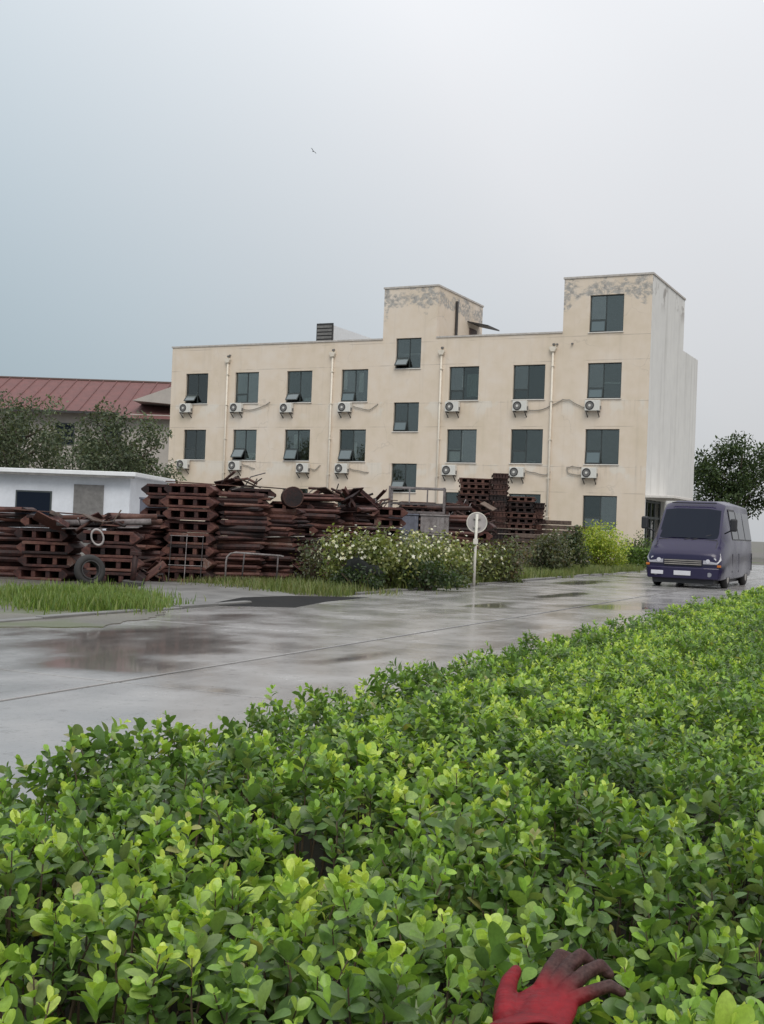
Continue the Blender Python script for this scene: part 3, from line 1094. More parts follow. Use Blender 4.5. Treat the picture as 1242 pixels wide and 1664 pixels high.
def shrub(name, label, x, y, rx, ry, h, nleaf, size, palette, cat='shrub', flowers=0, fcol=None, group=None, spread=.3, nc=22, upright=0.0):
    o = tag(empty(name, (x, y, 0)), label, cat, group)
    st = MB()
    for k in range(10):
        a = random.uniform(0, 6.28)
        q = random.uniform(.3, .8)
        st.tube([(random.uniform(-.1, .1) * rx, random.uniform(-.1, .1) * ry, 0), (math.cos(a) * rx * q * .5, math.sin(a) * ry * q * .5, h * .45),
                 (math.cos(a) * rx * q, math.sin(a) * ry * q, h * random.uniform(.75, 1.0))], [.02, .014, .006], 5)
    st.build('stem', 'stem_brown', o)
    cl = clumps((0, 0, h * .5), (rx, ry, h * .5), nc, bottom=-.8)
    cloud(cl, spread * min(1, h), nleaf, size, palette, 'leaf', 'foliage', o, tmpl=LEAF_LO if size > .05 else LEAF_TINY)
    if flowers:
        u = unit(flowers)
        u[:, 2] = np.abs(u[:, 2]) * .9 + .05
        u[:, 1] -= .35
        u /= np.linalg.norm(u, axis=1, keepdims=True)
        P = u * np.array([rx, ry, h * .62]) * (0.95 + .22 * rng.random((flowers, 1))) + np.array([0, 0, h * .46])
        # five petals each
        PP = np.repeat(P, 5, axis=0)
        ang = np.tile(np.arange(5) * 2 * np.pi / 5, flowers) + np.repeat(rng.random(flowers) * 6, 5)
        nrm = np.repeat(u + unit(flowers) * .4, 5, axis=0)
        nrm /= np.linalg.norm(nrm, axis=1, keepdims=True)
        e1 = np.cross(nrm, np.array([0.3, 0.1, 0.95]))
        e1 /= np.linalg.norm(e1, axis=1, keepdims=True)
        e2 = np.cross(nrm, e1)
        D = e1 * np.cos(ang)[:, None] + e2 * np.sin(ang)[:, None] + nrm * .35
        S = np.repeat(.022 + .026 * rng.random(flowers), 5)
        fl = leaves_mesh('flowers', LEAF_TINY, PP, basis(D, nrm), S, np.repeat(pick(fcol, flowers), 5, axis=0), 'leaf_far', o)
        tag(fl, kind='stuff')
    return o


tree('hazy green tree behind the white shed, next to the beige building', -13.6, 62, 6.6, 2.9, 60, 11000, .17, FARG)
tree('grey green tree behind the white shed, farther left', -19.5, 64, 7.2, 3.3, 60, 9500, .18, FARG)
tree('dark tree standing behind the beige building at the far right', 27, 92, 9.0, 3.6, 60, 11000, .24, DARKG)
tree('lighter tree at the far right edge behind the vehicle', 34, 88, 7.0, 3.2, 56, 9000, .24, FARG)

WHITEF = [(0.72, 0.72, 0.58), (0.80, 0.80, 0.70), (0.66, 0.64, 0.38)]
shrub('flowering_shrub', 'pale flowering bush left of the dark lump at the road edge', -0.6, 25.4, .75, .7, 1.15, 2000, .085, FLOWG, flowers=110, fcol=WHITEF)
shrub('flowering_shrub', 'yellow green flowering bush above the dark lump', 0.25, 25.9, .85, .75, 1.22, 2300, .085, FLOWG, flowers=110, fcol=WHITEF)
shrub('flowering_shrub', 'flowering bush in the middle of the row below the grey crates', 1.0, 27.5, .85, .75, 1.22, 2300, .085, FLOWG, flowers=90, fcol=WHITEF)
shrub('flowering_shrub', 'green flowering bush just left of the round sign', 1.72, 29.0, .75, .7, 1.15, 2000, .085, FLOWG, flowers=90, fcol=WHITEF)
shrub('shrub', 'dark green shrub low in front of the flowering row', 1.0, 25.7, .7, .45, .62, 1300, .08, DARKG)
shrub('shrub', 'green shrub at the foot of the flowering row near the sign', 1.4, 27.7, .75, .45, .58, 1300, .08, DARKG + FLOWG)
shrub('shrub', 'low dark weeds hanging over the dark lump', -.38, 24.15, .55, .3, .48, 700, .07, DARKG)
shrub('shrub', 'sparse brownish shrub in front of the rusty piles left of the flowers', -1.35, 26.3, .55, .5, 1.0, 900, .075, GREYG)
shrub('flowering_shrub', 'paler flowering bush just right of the round sign', 2.65, 30.7, .6, .5, 1.0, 1500, .08, FLOWG + GREYG, flowers=40, fcol=WHITEF)
shrub('shrub', 'reddish brown shrub right behind the round sign', 3.2, 31.5, .75, .7, 1.15, 2000, .08, GREYG + [(0.15, 0.095, 0.06), (0.11, 0.15, 0.06)])
shrub('shrub', 'grey green shrub between the brown shrub and the yellow bush', 5.5, 39.5, .85, .8, 1.25, 2600, .10, GREYG)
shrub('shrub', 'dark green shrub left of the bright yellow bush', 6.35, 41.5, .8, .8, 1.45, 2400, .10, GREYG + DARKG)
shrub('shrub', 'bright yellow green rounded bush below the ground floor window', 8.3, 46.2, 1.15, 1.0, 1.55, 6500, .085, YELLOWG, spread=.40, nc=40)
shrub('shrub', 'small round clipped shrub beside the building entrance', 11.7, 55.0, .75, .75, 1.3, 2400, .08, HEDGEG + DARKG, spread=.35, nc=30)

# low clipped hedge by the apron
lh = tag(empty('clipped_hedge', (10.75, 50.4, 0), R(-10)), 'low clipped green hedge between yellow bush and vehicle', 'hedge')
n = 5200
P = np.stack([rng.uniform(-1.0, 1.35, n), rng.uniform(-.4, .4, n), rng.uniform(.02, .78, n)], 1)
side_ = rng.integers(0, 3, n)
P[side_ == 0, 2] = rng.uniform(.7, .82, (side_ == 0).sum())
P[side_ == 1, 1] = rng.uniform(-.45, -.36, (side_ == 1).sum())
D = unit(n) + np.array([0, -.3, .3])
leaves_mesh('foliage', LEAF_TINY, P, basis(D, unit(n) + np.array([0, -.5, 1.0])), .09 * (.7 + .6 * rng.random(n)), pick(HEDGEG, n), 'leaf', lh)
m = MB()
for k in range(14):
    xx = -.9 + k * .16
    m.tube([(xx, random.uniform(-.1, .1), 0), (xx + random.uniform(-.1, .1), random.uniform(-.25, .25), .7)], [.012, .006], 5)
m.build('stem', 'stem_brown', lh)


# grass: blades growing in patches along the far road edge
def grass(name, label, sampler, n, h0, h1, palette):
    P = sampler(n)
    n = len(P)
    H = rng.uniform(h0, h1, n)
    a = rng.uniform(0, 2 * np.pi, n)
    lean = rng.uniform(.1, .55, n)
    dx, dy = np.cos(a), np.sin(a)
    wv = .006 + .006 * rng.random(n)
    px_, py_ = -dy, dx
    V = np.zeros((n, 6, 3))
    for k, (t_, wd) in enumerate(((0, 1.0), (.55, .8), (1.0, .12))):
        cx = P[:, 0] + dx * lean * H * t_ ** 2
        cy = P[:, 1] + dy * lean * H * t_ ** 2
        cz = P[:, 2] + H * t_ * (1 - .25 * lean * t_)
        V[:, 2 * k] = np.stack([cx - px_ * wv * wd, cy - py_ * wv * wd, cz], 1)
        V[:, 2 * k + 1] = np.stack([cx + px_ * wv * wd, cy + py_ * wv * wd, cz], 1)
    Fb = np.array([[0, 1, 3, 2], [2, 3, 5, 4]])
    Fx = Fb[None] + (np.arange(n) * 6)[:, None, None]
    o = npmesh(name, V.reshape(-1, 3), Fx.reshape(-1, 4), np.repeat(pick(palette, n), 6, axis=0), 'grass_blade')
    return tag(o, label, 'grass', kind='stuff')


GR = [(0.13, 0.18, 0.05), (0.17, 0.21, 0.07), (0.09, 0.135, 0.04), (0.21, 0.22, 0.10)]
GRV = [(0.12, 0.20, 0.045), (0.17, 0.255, 0.06), (0.09, 0.15, 0.035), (0.22, 0.26, 0.09)]


def roadband(s0, s1, n0, n1):
    def f(n):
        s = rng.uniform(s0, s1, n)
        q = rng.random(n) ** 1.3
        dens = 0.5 + 0.5 * np.sin(s * 2.1) * np.sin(s * .7 + 1.3)
        nn = n0 + (n1 - n0) * q
        nn += .25 * np.sin(s * 1.3) + .15 * np.sin(s * 3.7)
        k = rng.random(n) < (.45 + .55 * dens)
        s, nn = s[k], nn[k]
        return np.stack([RO.x + RD.x * s + RN.x * nn, RO.y + RD.y * s + RN.y * nn, np.zeros(len(s))], 1)
    return f


def blobs(list_):
    def f(n):
        out_ = []
        for (x, y, rx, ry) in list_:
            k = n // len(list_)
            u = rng.normal(size=(k, 2)) * .5
            out_.append(np.stack([x + u[:, 0] * rx, y + u[:, 1] * ry, np.zeros(k)], 1))
        return np.concatenate(out_)
    return f


grass('grass', 'rough grass growing along the road edge under the flowering bushes', roadband(13, 40, 7.85, 10.0), 16000, .08, .32, GR)
grass('grass', 'bright green grass clump at the left road edge', blobs([(-4.0, 18.3, .8, 1.4), (-4.8, 19.8, 1.0, 1.6), (-5.8, 18.6, 1.3, 1.8), (-3.6, 17.3, .45, .6), (-4.4, 17.2, .8, .9), (-7.6, 19, 1.6, 2)]), 13000, .06, .27, GRV)
grass('grass', 'thin grass in front of the tall rusty stacks', blobs([(-2.2, 25.2, 1.6, .7), (-.9, 23.9, 1.2, .7), (-1.8, 24.3, 1.4, .6), (-3.0, 26.0, 1.2, .4)]), 5200, .04, .20, GR + [(0.24, 0.22, 0.12)])
grass('grass', 'weedy grass in front of the shrubs by the apron', roadband(33, 50, 9.2, 11.5), 9000, .08, .30, GR)
# soil sheet under the bright clump
m = MB()
base_ = [(-2.85, 15.6), (-3.0, 16.6), (-3.35, 17.8), (-3.9, 19.4), (-4.6, 21.4), (-5.4, 22.6), (-8.5, 22), (-11, 20), (-10, 16), (-7, 14.2), (-4.6, 13.6), (-3.3, 14.4)]
ring = []
for a_ in range(len(base_)):
    p0, p1 = Vector(base_[a_]), Vector(base_[(a_ + 1) % len(base_)])
    for q in range(8):
        p = p0.lerp(p1, q / 8)
        e = mnoise.noise(Vector((p.x * .9, p.y * .9, 1.7))) * .38 + mnoise.noise(Vector((p.x * 3.2, p.y * 3.2, 5.0))) * .14
        c_ = (Vector((-6, 18)) - p).normalized()
        ring.append((p.x + c_.x * e, p.y + c_.y * e))
m.prism(ring, 0.0, 0.040, axis='z')
tag(m.build('verge', 'mud'), kind='structure')

# ================================================================== the scrap yard
def make_slot_pallet():
    """steel pallet: two decks, four runners (three slots in front), pointed ends; 1.0 x 1.1 x 0.26"""
    r = empty('slot_pallet')
    m = MB()
    m.box(-.46, -.55, .195, .46, .55, .25)
    for k in range(5):
        m.box(-.45, -.53 + k * .24, .25, .45, -.43 + k * .24, .258)
    m.build('top_deck', 'rust', r, bevel=.008)
    bx(-.46, -.55, .004, .46, .55, .055).build('bottom_deck', 'rust', r, bevel=.008)
    for xc in (-.155, .155):
        bx(xc - .045, -.535, .055, xc + .045, .535, .195).build('runner', 'rust', r, bevel=.012)
    bx(-.45, -.03, .056, .45, .03, .194).build('cross_runner', 'rust_dark', r)
    for s in (-1, 1):
        m = MB()
        m.prism([(s * .40, .056), (s * .463, .02), (s * .58, .11), (s * .58, .145), (s * .463, .235), (s * .40, .194)], -.545, .545)
        m.build('end_rail', 'rust', r, bevel=.008)
    return r


def make_tray():
    """shallow rusty tray with a folded rim; 1.15 x 0.8 x 0.13"""
    r = empty('rusty_tray')
    bx(-.52, -.38, .005, .52, .38, .045).build('base', 'rust', r)
    for s in (-1, 1):
        m = MB()
        m.prism([(s * .50, .003), (s * .61, .055), (s * .61, .085), (s * .52, .130), (s * .48, .130), (s * .48, .046)], -.40, .40)
        m.build('end_rail', 'rust', r)
        m = MB()
        m.prism([(s * .36, .046), (s * .36, .131), (s * .405, .131), (s * .43, .065), (s * .405, .002), (s * .382, .002)], -.50, .50, axis='x')
        m.build('side_rail', 'rust', r)
    return r


def make_far_pallet(w, d, h, mat='rust_dark'):
    """pallet far back in the yard: decks, blocks in one mesh"""
    m = MB()
    q = w / 2
    m.box(-q, -d / 2, h * .76, q, d / 2, h * .97)
    m.box(-q, -d / 2, h * .02, q, d / 2, h * .2)
    for xc in np.linspace(-q + .07, q - .07, 5):
        m.box(xc - .05, -d / 2 + .02, h * .2, xc + .05, d / 2 - .02, h * .76)
    m.box(-q + .02, -.03, h * .2, q - .02, .03, h * .76)
    m.box(-q - .05, -d / 2 + .05, h * .35, -q, d / 2 - .05, h * .65)
    m.box(q, -d / 2 + .05, h * .35, q + .05, d / 2 - .05, h * .65)
    return m.build('far_pallet', mat)


USED = set()


def stack(proto, name, x, y, rz, n, h, phrase, noun, cat, group, z0=0.0, jx=.03, jr=2.5, tilt=.6, vary=None):
    zc = z0
    for k in range(n):
        if proto.name not in USED:
            o = proto
            USED.add(proto.name)
        else:
            o = copy_tree(proto)
        o.name = name
        if k == 0:
            lab = 'lowest %s in %s' % (noun, phrase)
        elif k == n - 1:
            lab = 'topmost %s on %s' % (noun, phrase)
        else:
            lab = '%s %s from the bottom of %s' % (ORD[k + 1], noun, phrase)
        o.location = (x + random.uniform(-jx, jx), y + random.uniform(-jx, jx), zc)
        vz = random.uniform(*vary) if vary else random.uniform(.97, 1.0)
        zc += h * vz if vary else h
        o.rotation_euler = (R(random.uniform(-tilt, tilt)) * .5, R(random.uniform(-tilt, tilt)) * .5, R(rz + random.uniform(-jr, jr)))
        o.scale = (random.uniform(.93, 1.07), random.uniform(.9, 1.08), vz)
        tag(o, lab, cat, group)


sp = make_slot_pallet()
tp = make_tray()
GP = 'rusty pallets stacked in the yard'
GT = 'rusty trays stacked in the yard'
# tall stacks beside the entry pad
def sps(x, y, rz, n, ph, **k):
    stack(sp, 'slot_pallet', x, y, rz, n, .264, ph, 'slotted pallet', 'pallet', GP, **k)


def tps(x, y, rz, n, ph, **k):
    stack(tp, 'rusty_tray', x, y, rz, n, .136, ph, 'rusty tray', 'tray', GT, vary=(.55, 1.0), **k)


sps(-4.12, 26.6, -4, 8, 'the tall stack behind the wire grid', jx=.045, jr=3.5)
sps(-4.95, 27.9, 6, 8, 'the stack left of the wire grid', jx=.05, jr=4)
tps(-3.22, 26.95, 20, 20, 'the tray stack right of the wire grid', jx=.08, jr=14, tilt=2)
tps(-2.35, 27.4, -12, 16, 'the tray stack behind the tube frame', jx=.09, jr=14, tilt=2)
sps(-3.1, 28.4, 3, 8, 'the stack behind the tall tray stacks', jx=.05, jr=4)
sps(-2.0, 28.7, -6, 7, 'the stack behind the rusty drum', jx=.05, jr=4)
tps(-1.6, 28.6, 15, 19, 'the low stack left of the flowers', jx=.11, jr=18, tilt=3)
tps(-.9, 29.5, -14, 17, 'the untidy stack behind the brownish shrub', jx=.12, jr=20, tilt=3)
sps(-.6, 30.8, 5, 7, 'the stack behind the untidy tray stack', jx=.06, jr=6)
sps(.0, 31.4, 8, 7, 'the stack left of the cage', jx=.07, jr=8)
sps(.05, 33.4, 4, 7, 'the stack behind the cage, left side', jx=.06, jr=8)
tps(2.05, 33.2, 8, 15, 'the tray stack right of the cage', jx=.10, jr=14, tilt=2)
sps(2.6, 34.6, -5, 6, 'the stack behind the round sign', jx=.06, jr=8)
# low piles at the left
sps(-5.35, 24.3, 10, 4, 'the low pile behind the tyre', jx=.08, jr=10)
tps(-5.25, 26.4, -12, 13, 'the low pile left of the wire grid', jx=.10, jr=14, tilt=2)
sps(-6.7, 24.9, -6, 5, 'the pile at the far left', jx=.08, jr=10)
tps(-7.9, 25.6, 9, 14, 'the outermost left pile', jx=.10, jr=14, tilt=2)
# far stacks in front of the building
fp = make_far_pallet(1.25, 1.1, .205)
fq = make_far_pallet(.62, 1.1, .205)


def fps(proto, name, noun, x, y, rz, n, ph, **k):
    stack(proto, name, x, y, rz, n, .207, ph, noun, 'pallet', GP, **k)


fps(fp, 'far_pallet', 'dark pallet', 3.52, 46.4, -6, 16, 'the tall stack right of the scrap heap', jx=.06, jr=3)
fps(fq, 'narrow_pallet', 'narrow pallet', 4.44, 46.2, -6, 17, 'the narrow pillar, tallest of all', jx=.045, jr=3)
fps(fp, 'far_pallet', 'dark pallet', 5.22, 46.5, -6, 13, 'the stepped stack right of the pillar', jx=.06, jr=3)
fps(fq, 'narrow_pallet', 'narrow pallet', 5.95, 46.9, -6, 12, 'the narrow stack ending the stepped row', jx=.05, jr=3)
fps(fp, 'far_pallet', 'dark pallet', 2.35, 45.4, 4, 11, 'the stack left of the tallest ones', jx=.07, jr=5)
fps(fp, 'far_pallet', 'dark pallet', 1.2, 44.0, 4, 11, 'the stack behind the scrap heap', jx=.07, jr=5)
fps(fp, 'far_pallet', 'dark pallet', 4.2, 47.8, -3, 15, 'the stack hidden behind the pillar', jx=.05, jr=3)

# beams lying in low stacks right of the pallets
bm_ = MB()
bm_.prism([(-.09, .01), (.09, .01), (.10, .03), (.10, .15), (.08, .165), (-.08, .165), (-.10, .15), (-.10, .03)], -1.2, 1.2, axis='x')
beam = bm_.build('timber_beam', 'old_timber')
first = True
lay = [(6.75, 47.2, 10, .8), (7.75, 47.9, 9, .75), (5.6, 44.4, 7, .95)]
ph = ['the stack right of the stepped row', 'the stack left of the yellow bush', 'the stack in front of the pillar']
for (x, y, nl, sx), pp in zip(lay, ph):
    for k in range(nl):
        for j in range(2):
            o = beam if first else copy_tree(beam)
            first = False
            o.name = 'timber_beam'
            o.location = (x + random.uniform(-.15, .15), y - .3 + j * .45 + random.uniform(-.05, .05), k * .185)
            o.rotation_euler = (0, 0, R(-8 + random.uniform(-5, 5)))
            o.scale = (sx * .62, 1, 1)
            tag(o, '%s old beam in layer %d of %s' % (('front', 'rear')[j], k + 1, pp), 'beam', 'old timber beams in the yard')

# grey cage of welded tube on crates
cg = tag(empty('steel_cage', (.95, 32.9, 1.74), R(-4)), 'pale grey tube cage standing on the blue grey crates', 'cage')
CW, CH, CD = .73, .70, .45
for (xx, yy) in ((-CW, -CD), (CW, -CD), (-CW, CD), (CW, CD)):
    bx(xx - .03, yy - .03, 0, xx + .03, yy + .03, CH).build('post', 'rust_grey', cg)
for zz in (0.03, .25, CH - .03):
    for yy in (-CD, CD):
        bx(-CW + .03, yy - .022, zz - .022, CW - .03, yy + .022, zz + .022).build('rail', 'rust_grey', cg)
    for xx in (-CW, CW):
        bx(xx - .022, -CD + .03, zz - .022, xx + .022, CD - .03, zz + .022).build('side_rail', 'rust_grey', cg)
for xx in (-.2, .28):
    bx(xx - .018, -CD - .016, .27, xx + .018, -CD + .016, CH - .05).build('bar', 'rust_grey', cg)


def crate(x, y, z, w_, d_, h_, rz, label, mat):
    o = tag(empty('crate', (x, y, z), R(rz)), label, 'crate', 'crates under the cage')
    bx(-w_ / 2, -d_ / 2, 0, w_ / 2, d_ / 2, h_).build('crate_body', mat, o, bevel=.015)
    k = int(w_ / .16)
    for i in range(k):
        xx = -w_ / 2 + (i + .5) * w_ / k
        bx(xx - .02, -d_ / 2 - .025, .03, xx + .02, -d_ / 2 - .001, h_ - .03).build('rib', mat, o)
    bx(-w_ / 2 - .02, -d_ / 2 - .03, h_, w_ / 2 + .02, d_ / 2 + .03, h_ + .04).build('rim', mat, o)
    return o


crate(.60, 32.9, 1.22, .80, .9, .46, -3, 'blue grey crate under the left half of the cage', 'blue_grey')
crate(1.45, 32.8, 1.22, .75, .9, .46, -5, 'grey crate under the right half of the cage', 'rust_grey')
crate(.60, 32.9, .70, .82, .9, .47, 2, 'blue grey crate in the second tier, left, half behind flowers', 'blue_grey')
crate(1.45, 32.8, .70, .78, .9, .47, 2, 'grey crate in the second tier, right, half behind flowers', 'rust_grey')
crate(1.0, 32.9, .0, 1.7, .95, .65, 0, 'wide dark crate at the bottom below the cage', 'rust_dark')

# scrap lying over and against the stacks
bx0 = MB()
bx0.tube([(0, 0, 0), (1.3, .05, .03)], .07, 8)
o = bx0.build('rusty_beam', 'rust_dark', loc=(1.3, 35.2, 1.93), rot=(0, 0, R(-4)))
tag(o, 'long dark rusty pipe lying across the stacks left of the tall stack', 'pipe')
gx = [(-1.0, .25), (-.4, .9), (.1, 1.25), (.55, .8), (1.0, .4), (-.2, .5), (.3, .45), (.75, .2)]


def heap(loc, rx, ry, hz, n, label, bin_h=0.0):
    hp = tag(empty('scrap_heap', loc), label, 'scrap heap', 'heaps of rusty scrap')
    for i in range(n):
        a, b, c_ = random.uniform(-rx, rx), random.uniform(-ry, ry), random.random()
        zt = hz * (1 - abs(a) / (rx * 1.2))
        m = MB()
        q = random.uniform(.7, 1.3)
        if i % 4 == 0:
            m.box(-.28 * q, -.16, -.012, .28 * q, .16, .012)
            kind_ = 'scrap_plate'
        elif i % 4 == 1:
            m.tube([(-.35 * q, 0, 0), (0, .05, .08), (.3 * q, 0, .02)], .03, 7)
            kind_ = 'scrap_pipe'
        elif i % 4 == 2:
            m.box(-.33 * q, -.05, -.045, .33 * q, -.035, .045).box(-.33 * q, -.035, -.045, .33 * q, .04, -.03)
            kind_ = 'angle_iron'
        else:
            m.tube([(-.3 * q, 0, .1), (-.1, .04, -.02), (.12, .0, .1), (.34 * q, -.05, .0)], .014, 6)
            kind_ = 'bent_rod'
        m.build(kind_, ('rust', 'rust_dark', 'rust', 'rust_grey')[i % 4] if i % 7 else 'old_timber', hp, loc=(a, b, .03 + zt * c_),
                rot=(random.uniform(-.6, .6), random.uniform(-.7, .7), random.uniform(0, 3.1)))
    if bin_h:
        bx(-rx - .05, -ry - .05, -bin_h, rx + .05, ry + .05, .0).build('bin', 'rust_dark', hp)
    return hp


heap((2.45, 36.0, 1.2), .7, .4, 1.0, 30, 'heap of bent rusty scrap below the middle stair window', 1.2)
heap((-1.25, 28.9, 1.98), .55, .35, .22, 16, 'scrap lying loose on top of the low stack left of the flowers')
heap((-5.9, 24.2, 1.10), .8, .35, .25, 18, 'scrap piled on the low pile behind the tyre')
heap((-.2, 31.2, 1.84), .5, .4, .25, 14, 'scrap lying on the stack left of the cage')
heap((-3.2, 27.0, 2.14), .5, .35, .10, 8, 'thin scrap lying along the top of the tall tray stacks')
heap((-5.0, 25.4, .0), .5, .35, .45, 16, 'scrap heaped on the ground left of the wire grid')
heap((-1.5, 26.9, .0), .5, .35, .5, 16, 'scrap heaped on the ground behind the brownish shrub')
heap((3.3, 45.3, 2.1), .9, .3, .3, 14, 'scrap lying in front of the tall stack near the sign')

# rusty drum lying on the tray stack
dr = tag(empty('rusty_drum', (-2.03, 27.2, 1.70), R(8)), 'rusty drum end showing at the top of the tray stacks', 'drum')
m = MB()
m.tube([(0, -.4, .22), (0, -.38, .22), (0, .38, .22), (0, .4, .22)], [.21, .22, .22, .21], 22)
m.build('shell', 'rust', dr, smooth=False)
for yy in (-.39, -.13, .13, .39):
    m = MB()
    m.torus((0, yy, .22), .221, .014, n=22, m=6)
    m.build('hoop', 'rust_dark', dr)
# pale board and loose sheets on the stacks
for (x, y, z, w_, d_, h_, ry, rz, mat, name, lab, cat) in (
        (-2.72, 26.95, 1.90, .62, .12, .03, 3, 6, 'pale_metal', 'pale_board', 'short pale board stuck between the upper trays', 'board'),
        (-2.2, 27.0, 1.02, 1.0, .2, .02, -3, 4, 'pale_metal', 'pale_board', 'pale strip lying halfway up the trays behind the tube frame', 'board'),
        (-3.0, 26.9, 1.08, .8, .2, .02, 2, -3, 'pale_metal', 'pale_board', 'pale strip halfway up the trays right of the wire grid', 'board'),
        (-3.85, 27.1, 2.13, 1.9, .9, .025, 1.5, 3, 'rust_dark', 'rusty_sheet', 'flat dark rusty sheet covering the tall slotted stack', 'metal sheet'),
        (-2.9, 28.3, 2.15, 1.2, .8, .02, 2.5, -6, 'rust_dark', 'rusty_sheet', 'tilted rusty sheet on top of the tray stacks', 'metal sheet'),
        (-.9, 29.3, 1.66, 1.1, .7, .02, -5, 12, 'rust', 'rusty_sheet', 'rusty sheet lying on the untidy tray stack', 'metal sheet'),
        (-5.6, 24.4, 1.10, 1.5, .8, .02, -3, 6, 'rust_grey', 'rusty_sheet', 'greyish sheet lying on the low pile at the left', 'metal sheet'),
        (-6.9, 24.9, 1.37, 1.4, .8, .02, 2, 3, 'rust_dark', 'rusty_sheet', 'dark sheet lying on the pile at the far left', 'metal sheet')):
    o = MB().box(-w_ / 2, -d_ / 2, 0, w_ / 2, d_ / 2, h_).build(name, mat, loc=(x, y, z), rot=(R(random.uniform(-2, 2)), R(ry), R(rz)), bevel=.004)
    tag(o, lab, cat)
# purple grey pipe bundle on the left piles
for k in range(3):
    m = MB()
    m.tube([(-.9, 0, 0), (0, .03, .01), (.95, 0, .03)], .06, 9)
    o = m.build('grey_pipe', 'rust_dark' if k else 'rust_grey', loc=(-5.55 + .08 * k, 24.15 + .17 * k, 1.20 + (.10 if k == 1 else 0)), rot=(0, R(-2), R(5 + k)), smooth=True)
    tag(o, ('front', 'upper', 'rear')[k] + ' old pipe lying on the low pile at the left', 'pipe', 'pipes on the left pile')
bb = tag(empty('blue_box', (-5.5, 29.2, 1.36), R(5)), 'dark blue grey box on the piles in front of the white shed', 'box')
bx(-.3, -.3, 0, .3, .3, .42).build('box_body', 'blue_grey', bb, bevel=.02)
bx(-.32, -.32, .42, .32, .32, .46).build('lid', 'blue_grey', bb)
bx(-.6, -.5, -1.36, .6, .5, -.002).build('plinth', 'rust_dark', bb)

# leaning tube frame, wire grid, ring and tyre in front of the stacks
fr_ = tag(empty('tube_frame', (-2.72, 26.35, 0), R(6)), 'bent pale tube frame leaning against the tray stacks', 'frame')
m = MB()
m.tube([(-.62, -.12, 0), (-.62, -.06, .45), (-.6, -.05, .56), (-.53, -.04, .63), (-.42, -.035, .66), (.55, -.03, .62), (.62, -.03, .60)], .022, 8)
m.build('hoop', 'rust_grey', fr_, smooth=True)
m = MB()
m.tube([(-.27, -.10, 0), (-.23, -.03, .65)], .018, 8)
m.build('post', 'rust_grey', fr_, smooth=True)
m = MB()
m.tube([(.48, -.10, 0), (.50, -.03, .62)], .018, 8)
m.build('post', 'rust_grey', fr_, smooth=True)
wg_ = tag(empty('wire_grid', (-4.15, 25.9, 0), R(-4), rot=(R(-5), 0, R(-4))), 'pale wire grid leaning against the tall slotted stack', 'wire grid')
for xx in (-.36, -.02, .33):
    m = MB()
    m.tube([(xx, 0, 0.02), (xx + .01, 0, 1.02)], .011, 6)
    m.build('wire', 'rust_grey', wg_)
for zz in (.35, .98):
    m = MB()
    m.tube([(-.38, -.014, zz), (.36, -.014, zz)], .008, 6)
    m.build('wire', 'rust_grey', wg_)
m = MB()
m.torus((0, 0, 0), .14, .022, n=26, m=8, sx=.8, sz=1.12)
o = m.build('white_ring', 'sign_back', loc=(-5.52, 23.62, .92), rot=(R(8), R(-18), R(10)), smooth=True)
tag(o, 'white hoop hanging on the low pile at the left', 'hoop')
ty = tag(empty('tyre', (-5.45, 22.9, .0), R(30), rot=(R(-12), 0, R(32))), 'old black tyre leaning against the left pile', 'tyre')
m = MB()
m.torus((0, 0, .31), .23, .075, n=32, m=10)
m.build('tread', 'rubber', ty, smooth=True)
m = MB()
m.torus((0, -.075, .31), .17, .012, n=28, m=6)
m.torus((0, .075, .31), .17, .012, n=28, m=6)
m.build('bead', 'dark_metal', ty)
ps = tag(empty('rusty_post', (-4.72, 23.2, 0), 0, rot=(0, R(4), 0)), 'short rusty post on a dark foot at the edge of the grass', 'post')
m = MB()
m.tube([(0, 0, .05), (0, 0, .62)], .055, 10)
m.build('post_shaft', 'rust', ps, smooth=True)
bx(-.17, -.14, 0, .2, .14, .13).build('foot', 'dark_metal', ps, bevel=.02)
bx(-.10, -.06, .62, .10, .06, .68).build('cap', 'rust', ps)

# added dark lump: its black colour stands for shade in the weedy hollow
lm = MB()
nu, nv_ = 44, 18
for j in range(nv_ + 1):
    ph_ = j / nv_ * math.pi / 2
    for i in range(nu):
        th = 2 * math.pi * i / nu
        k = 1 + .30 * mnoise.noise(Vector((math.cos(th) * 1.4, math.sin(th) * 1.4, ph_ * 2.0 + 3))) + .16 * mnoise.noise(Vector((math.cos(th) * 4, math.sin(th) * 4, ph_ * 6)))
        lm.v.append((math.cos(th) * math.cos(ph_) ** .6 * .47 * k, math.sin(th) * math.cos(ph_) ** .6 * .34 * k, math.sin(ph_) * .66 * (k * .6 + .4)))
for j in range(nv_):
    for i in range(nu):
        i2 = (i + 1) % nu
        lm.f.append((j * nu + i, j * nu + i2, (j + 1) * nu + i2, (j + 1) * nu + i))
o = lm.build('shadow_lump', 'hollow_shade', loc=(-.42, 24.55, -.02), rot=(0, 0, R(15)), smooth=True)
tag(o, 'added dark lump standing for the shaded hollow at the foot of the flowering bushes', 'shadow_lump')

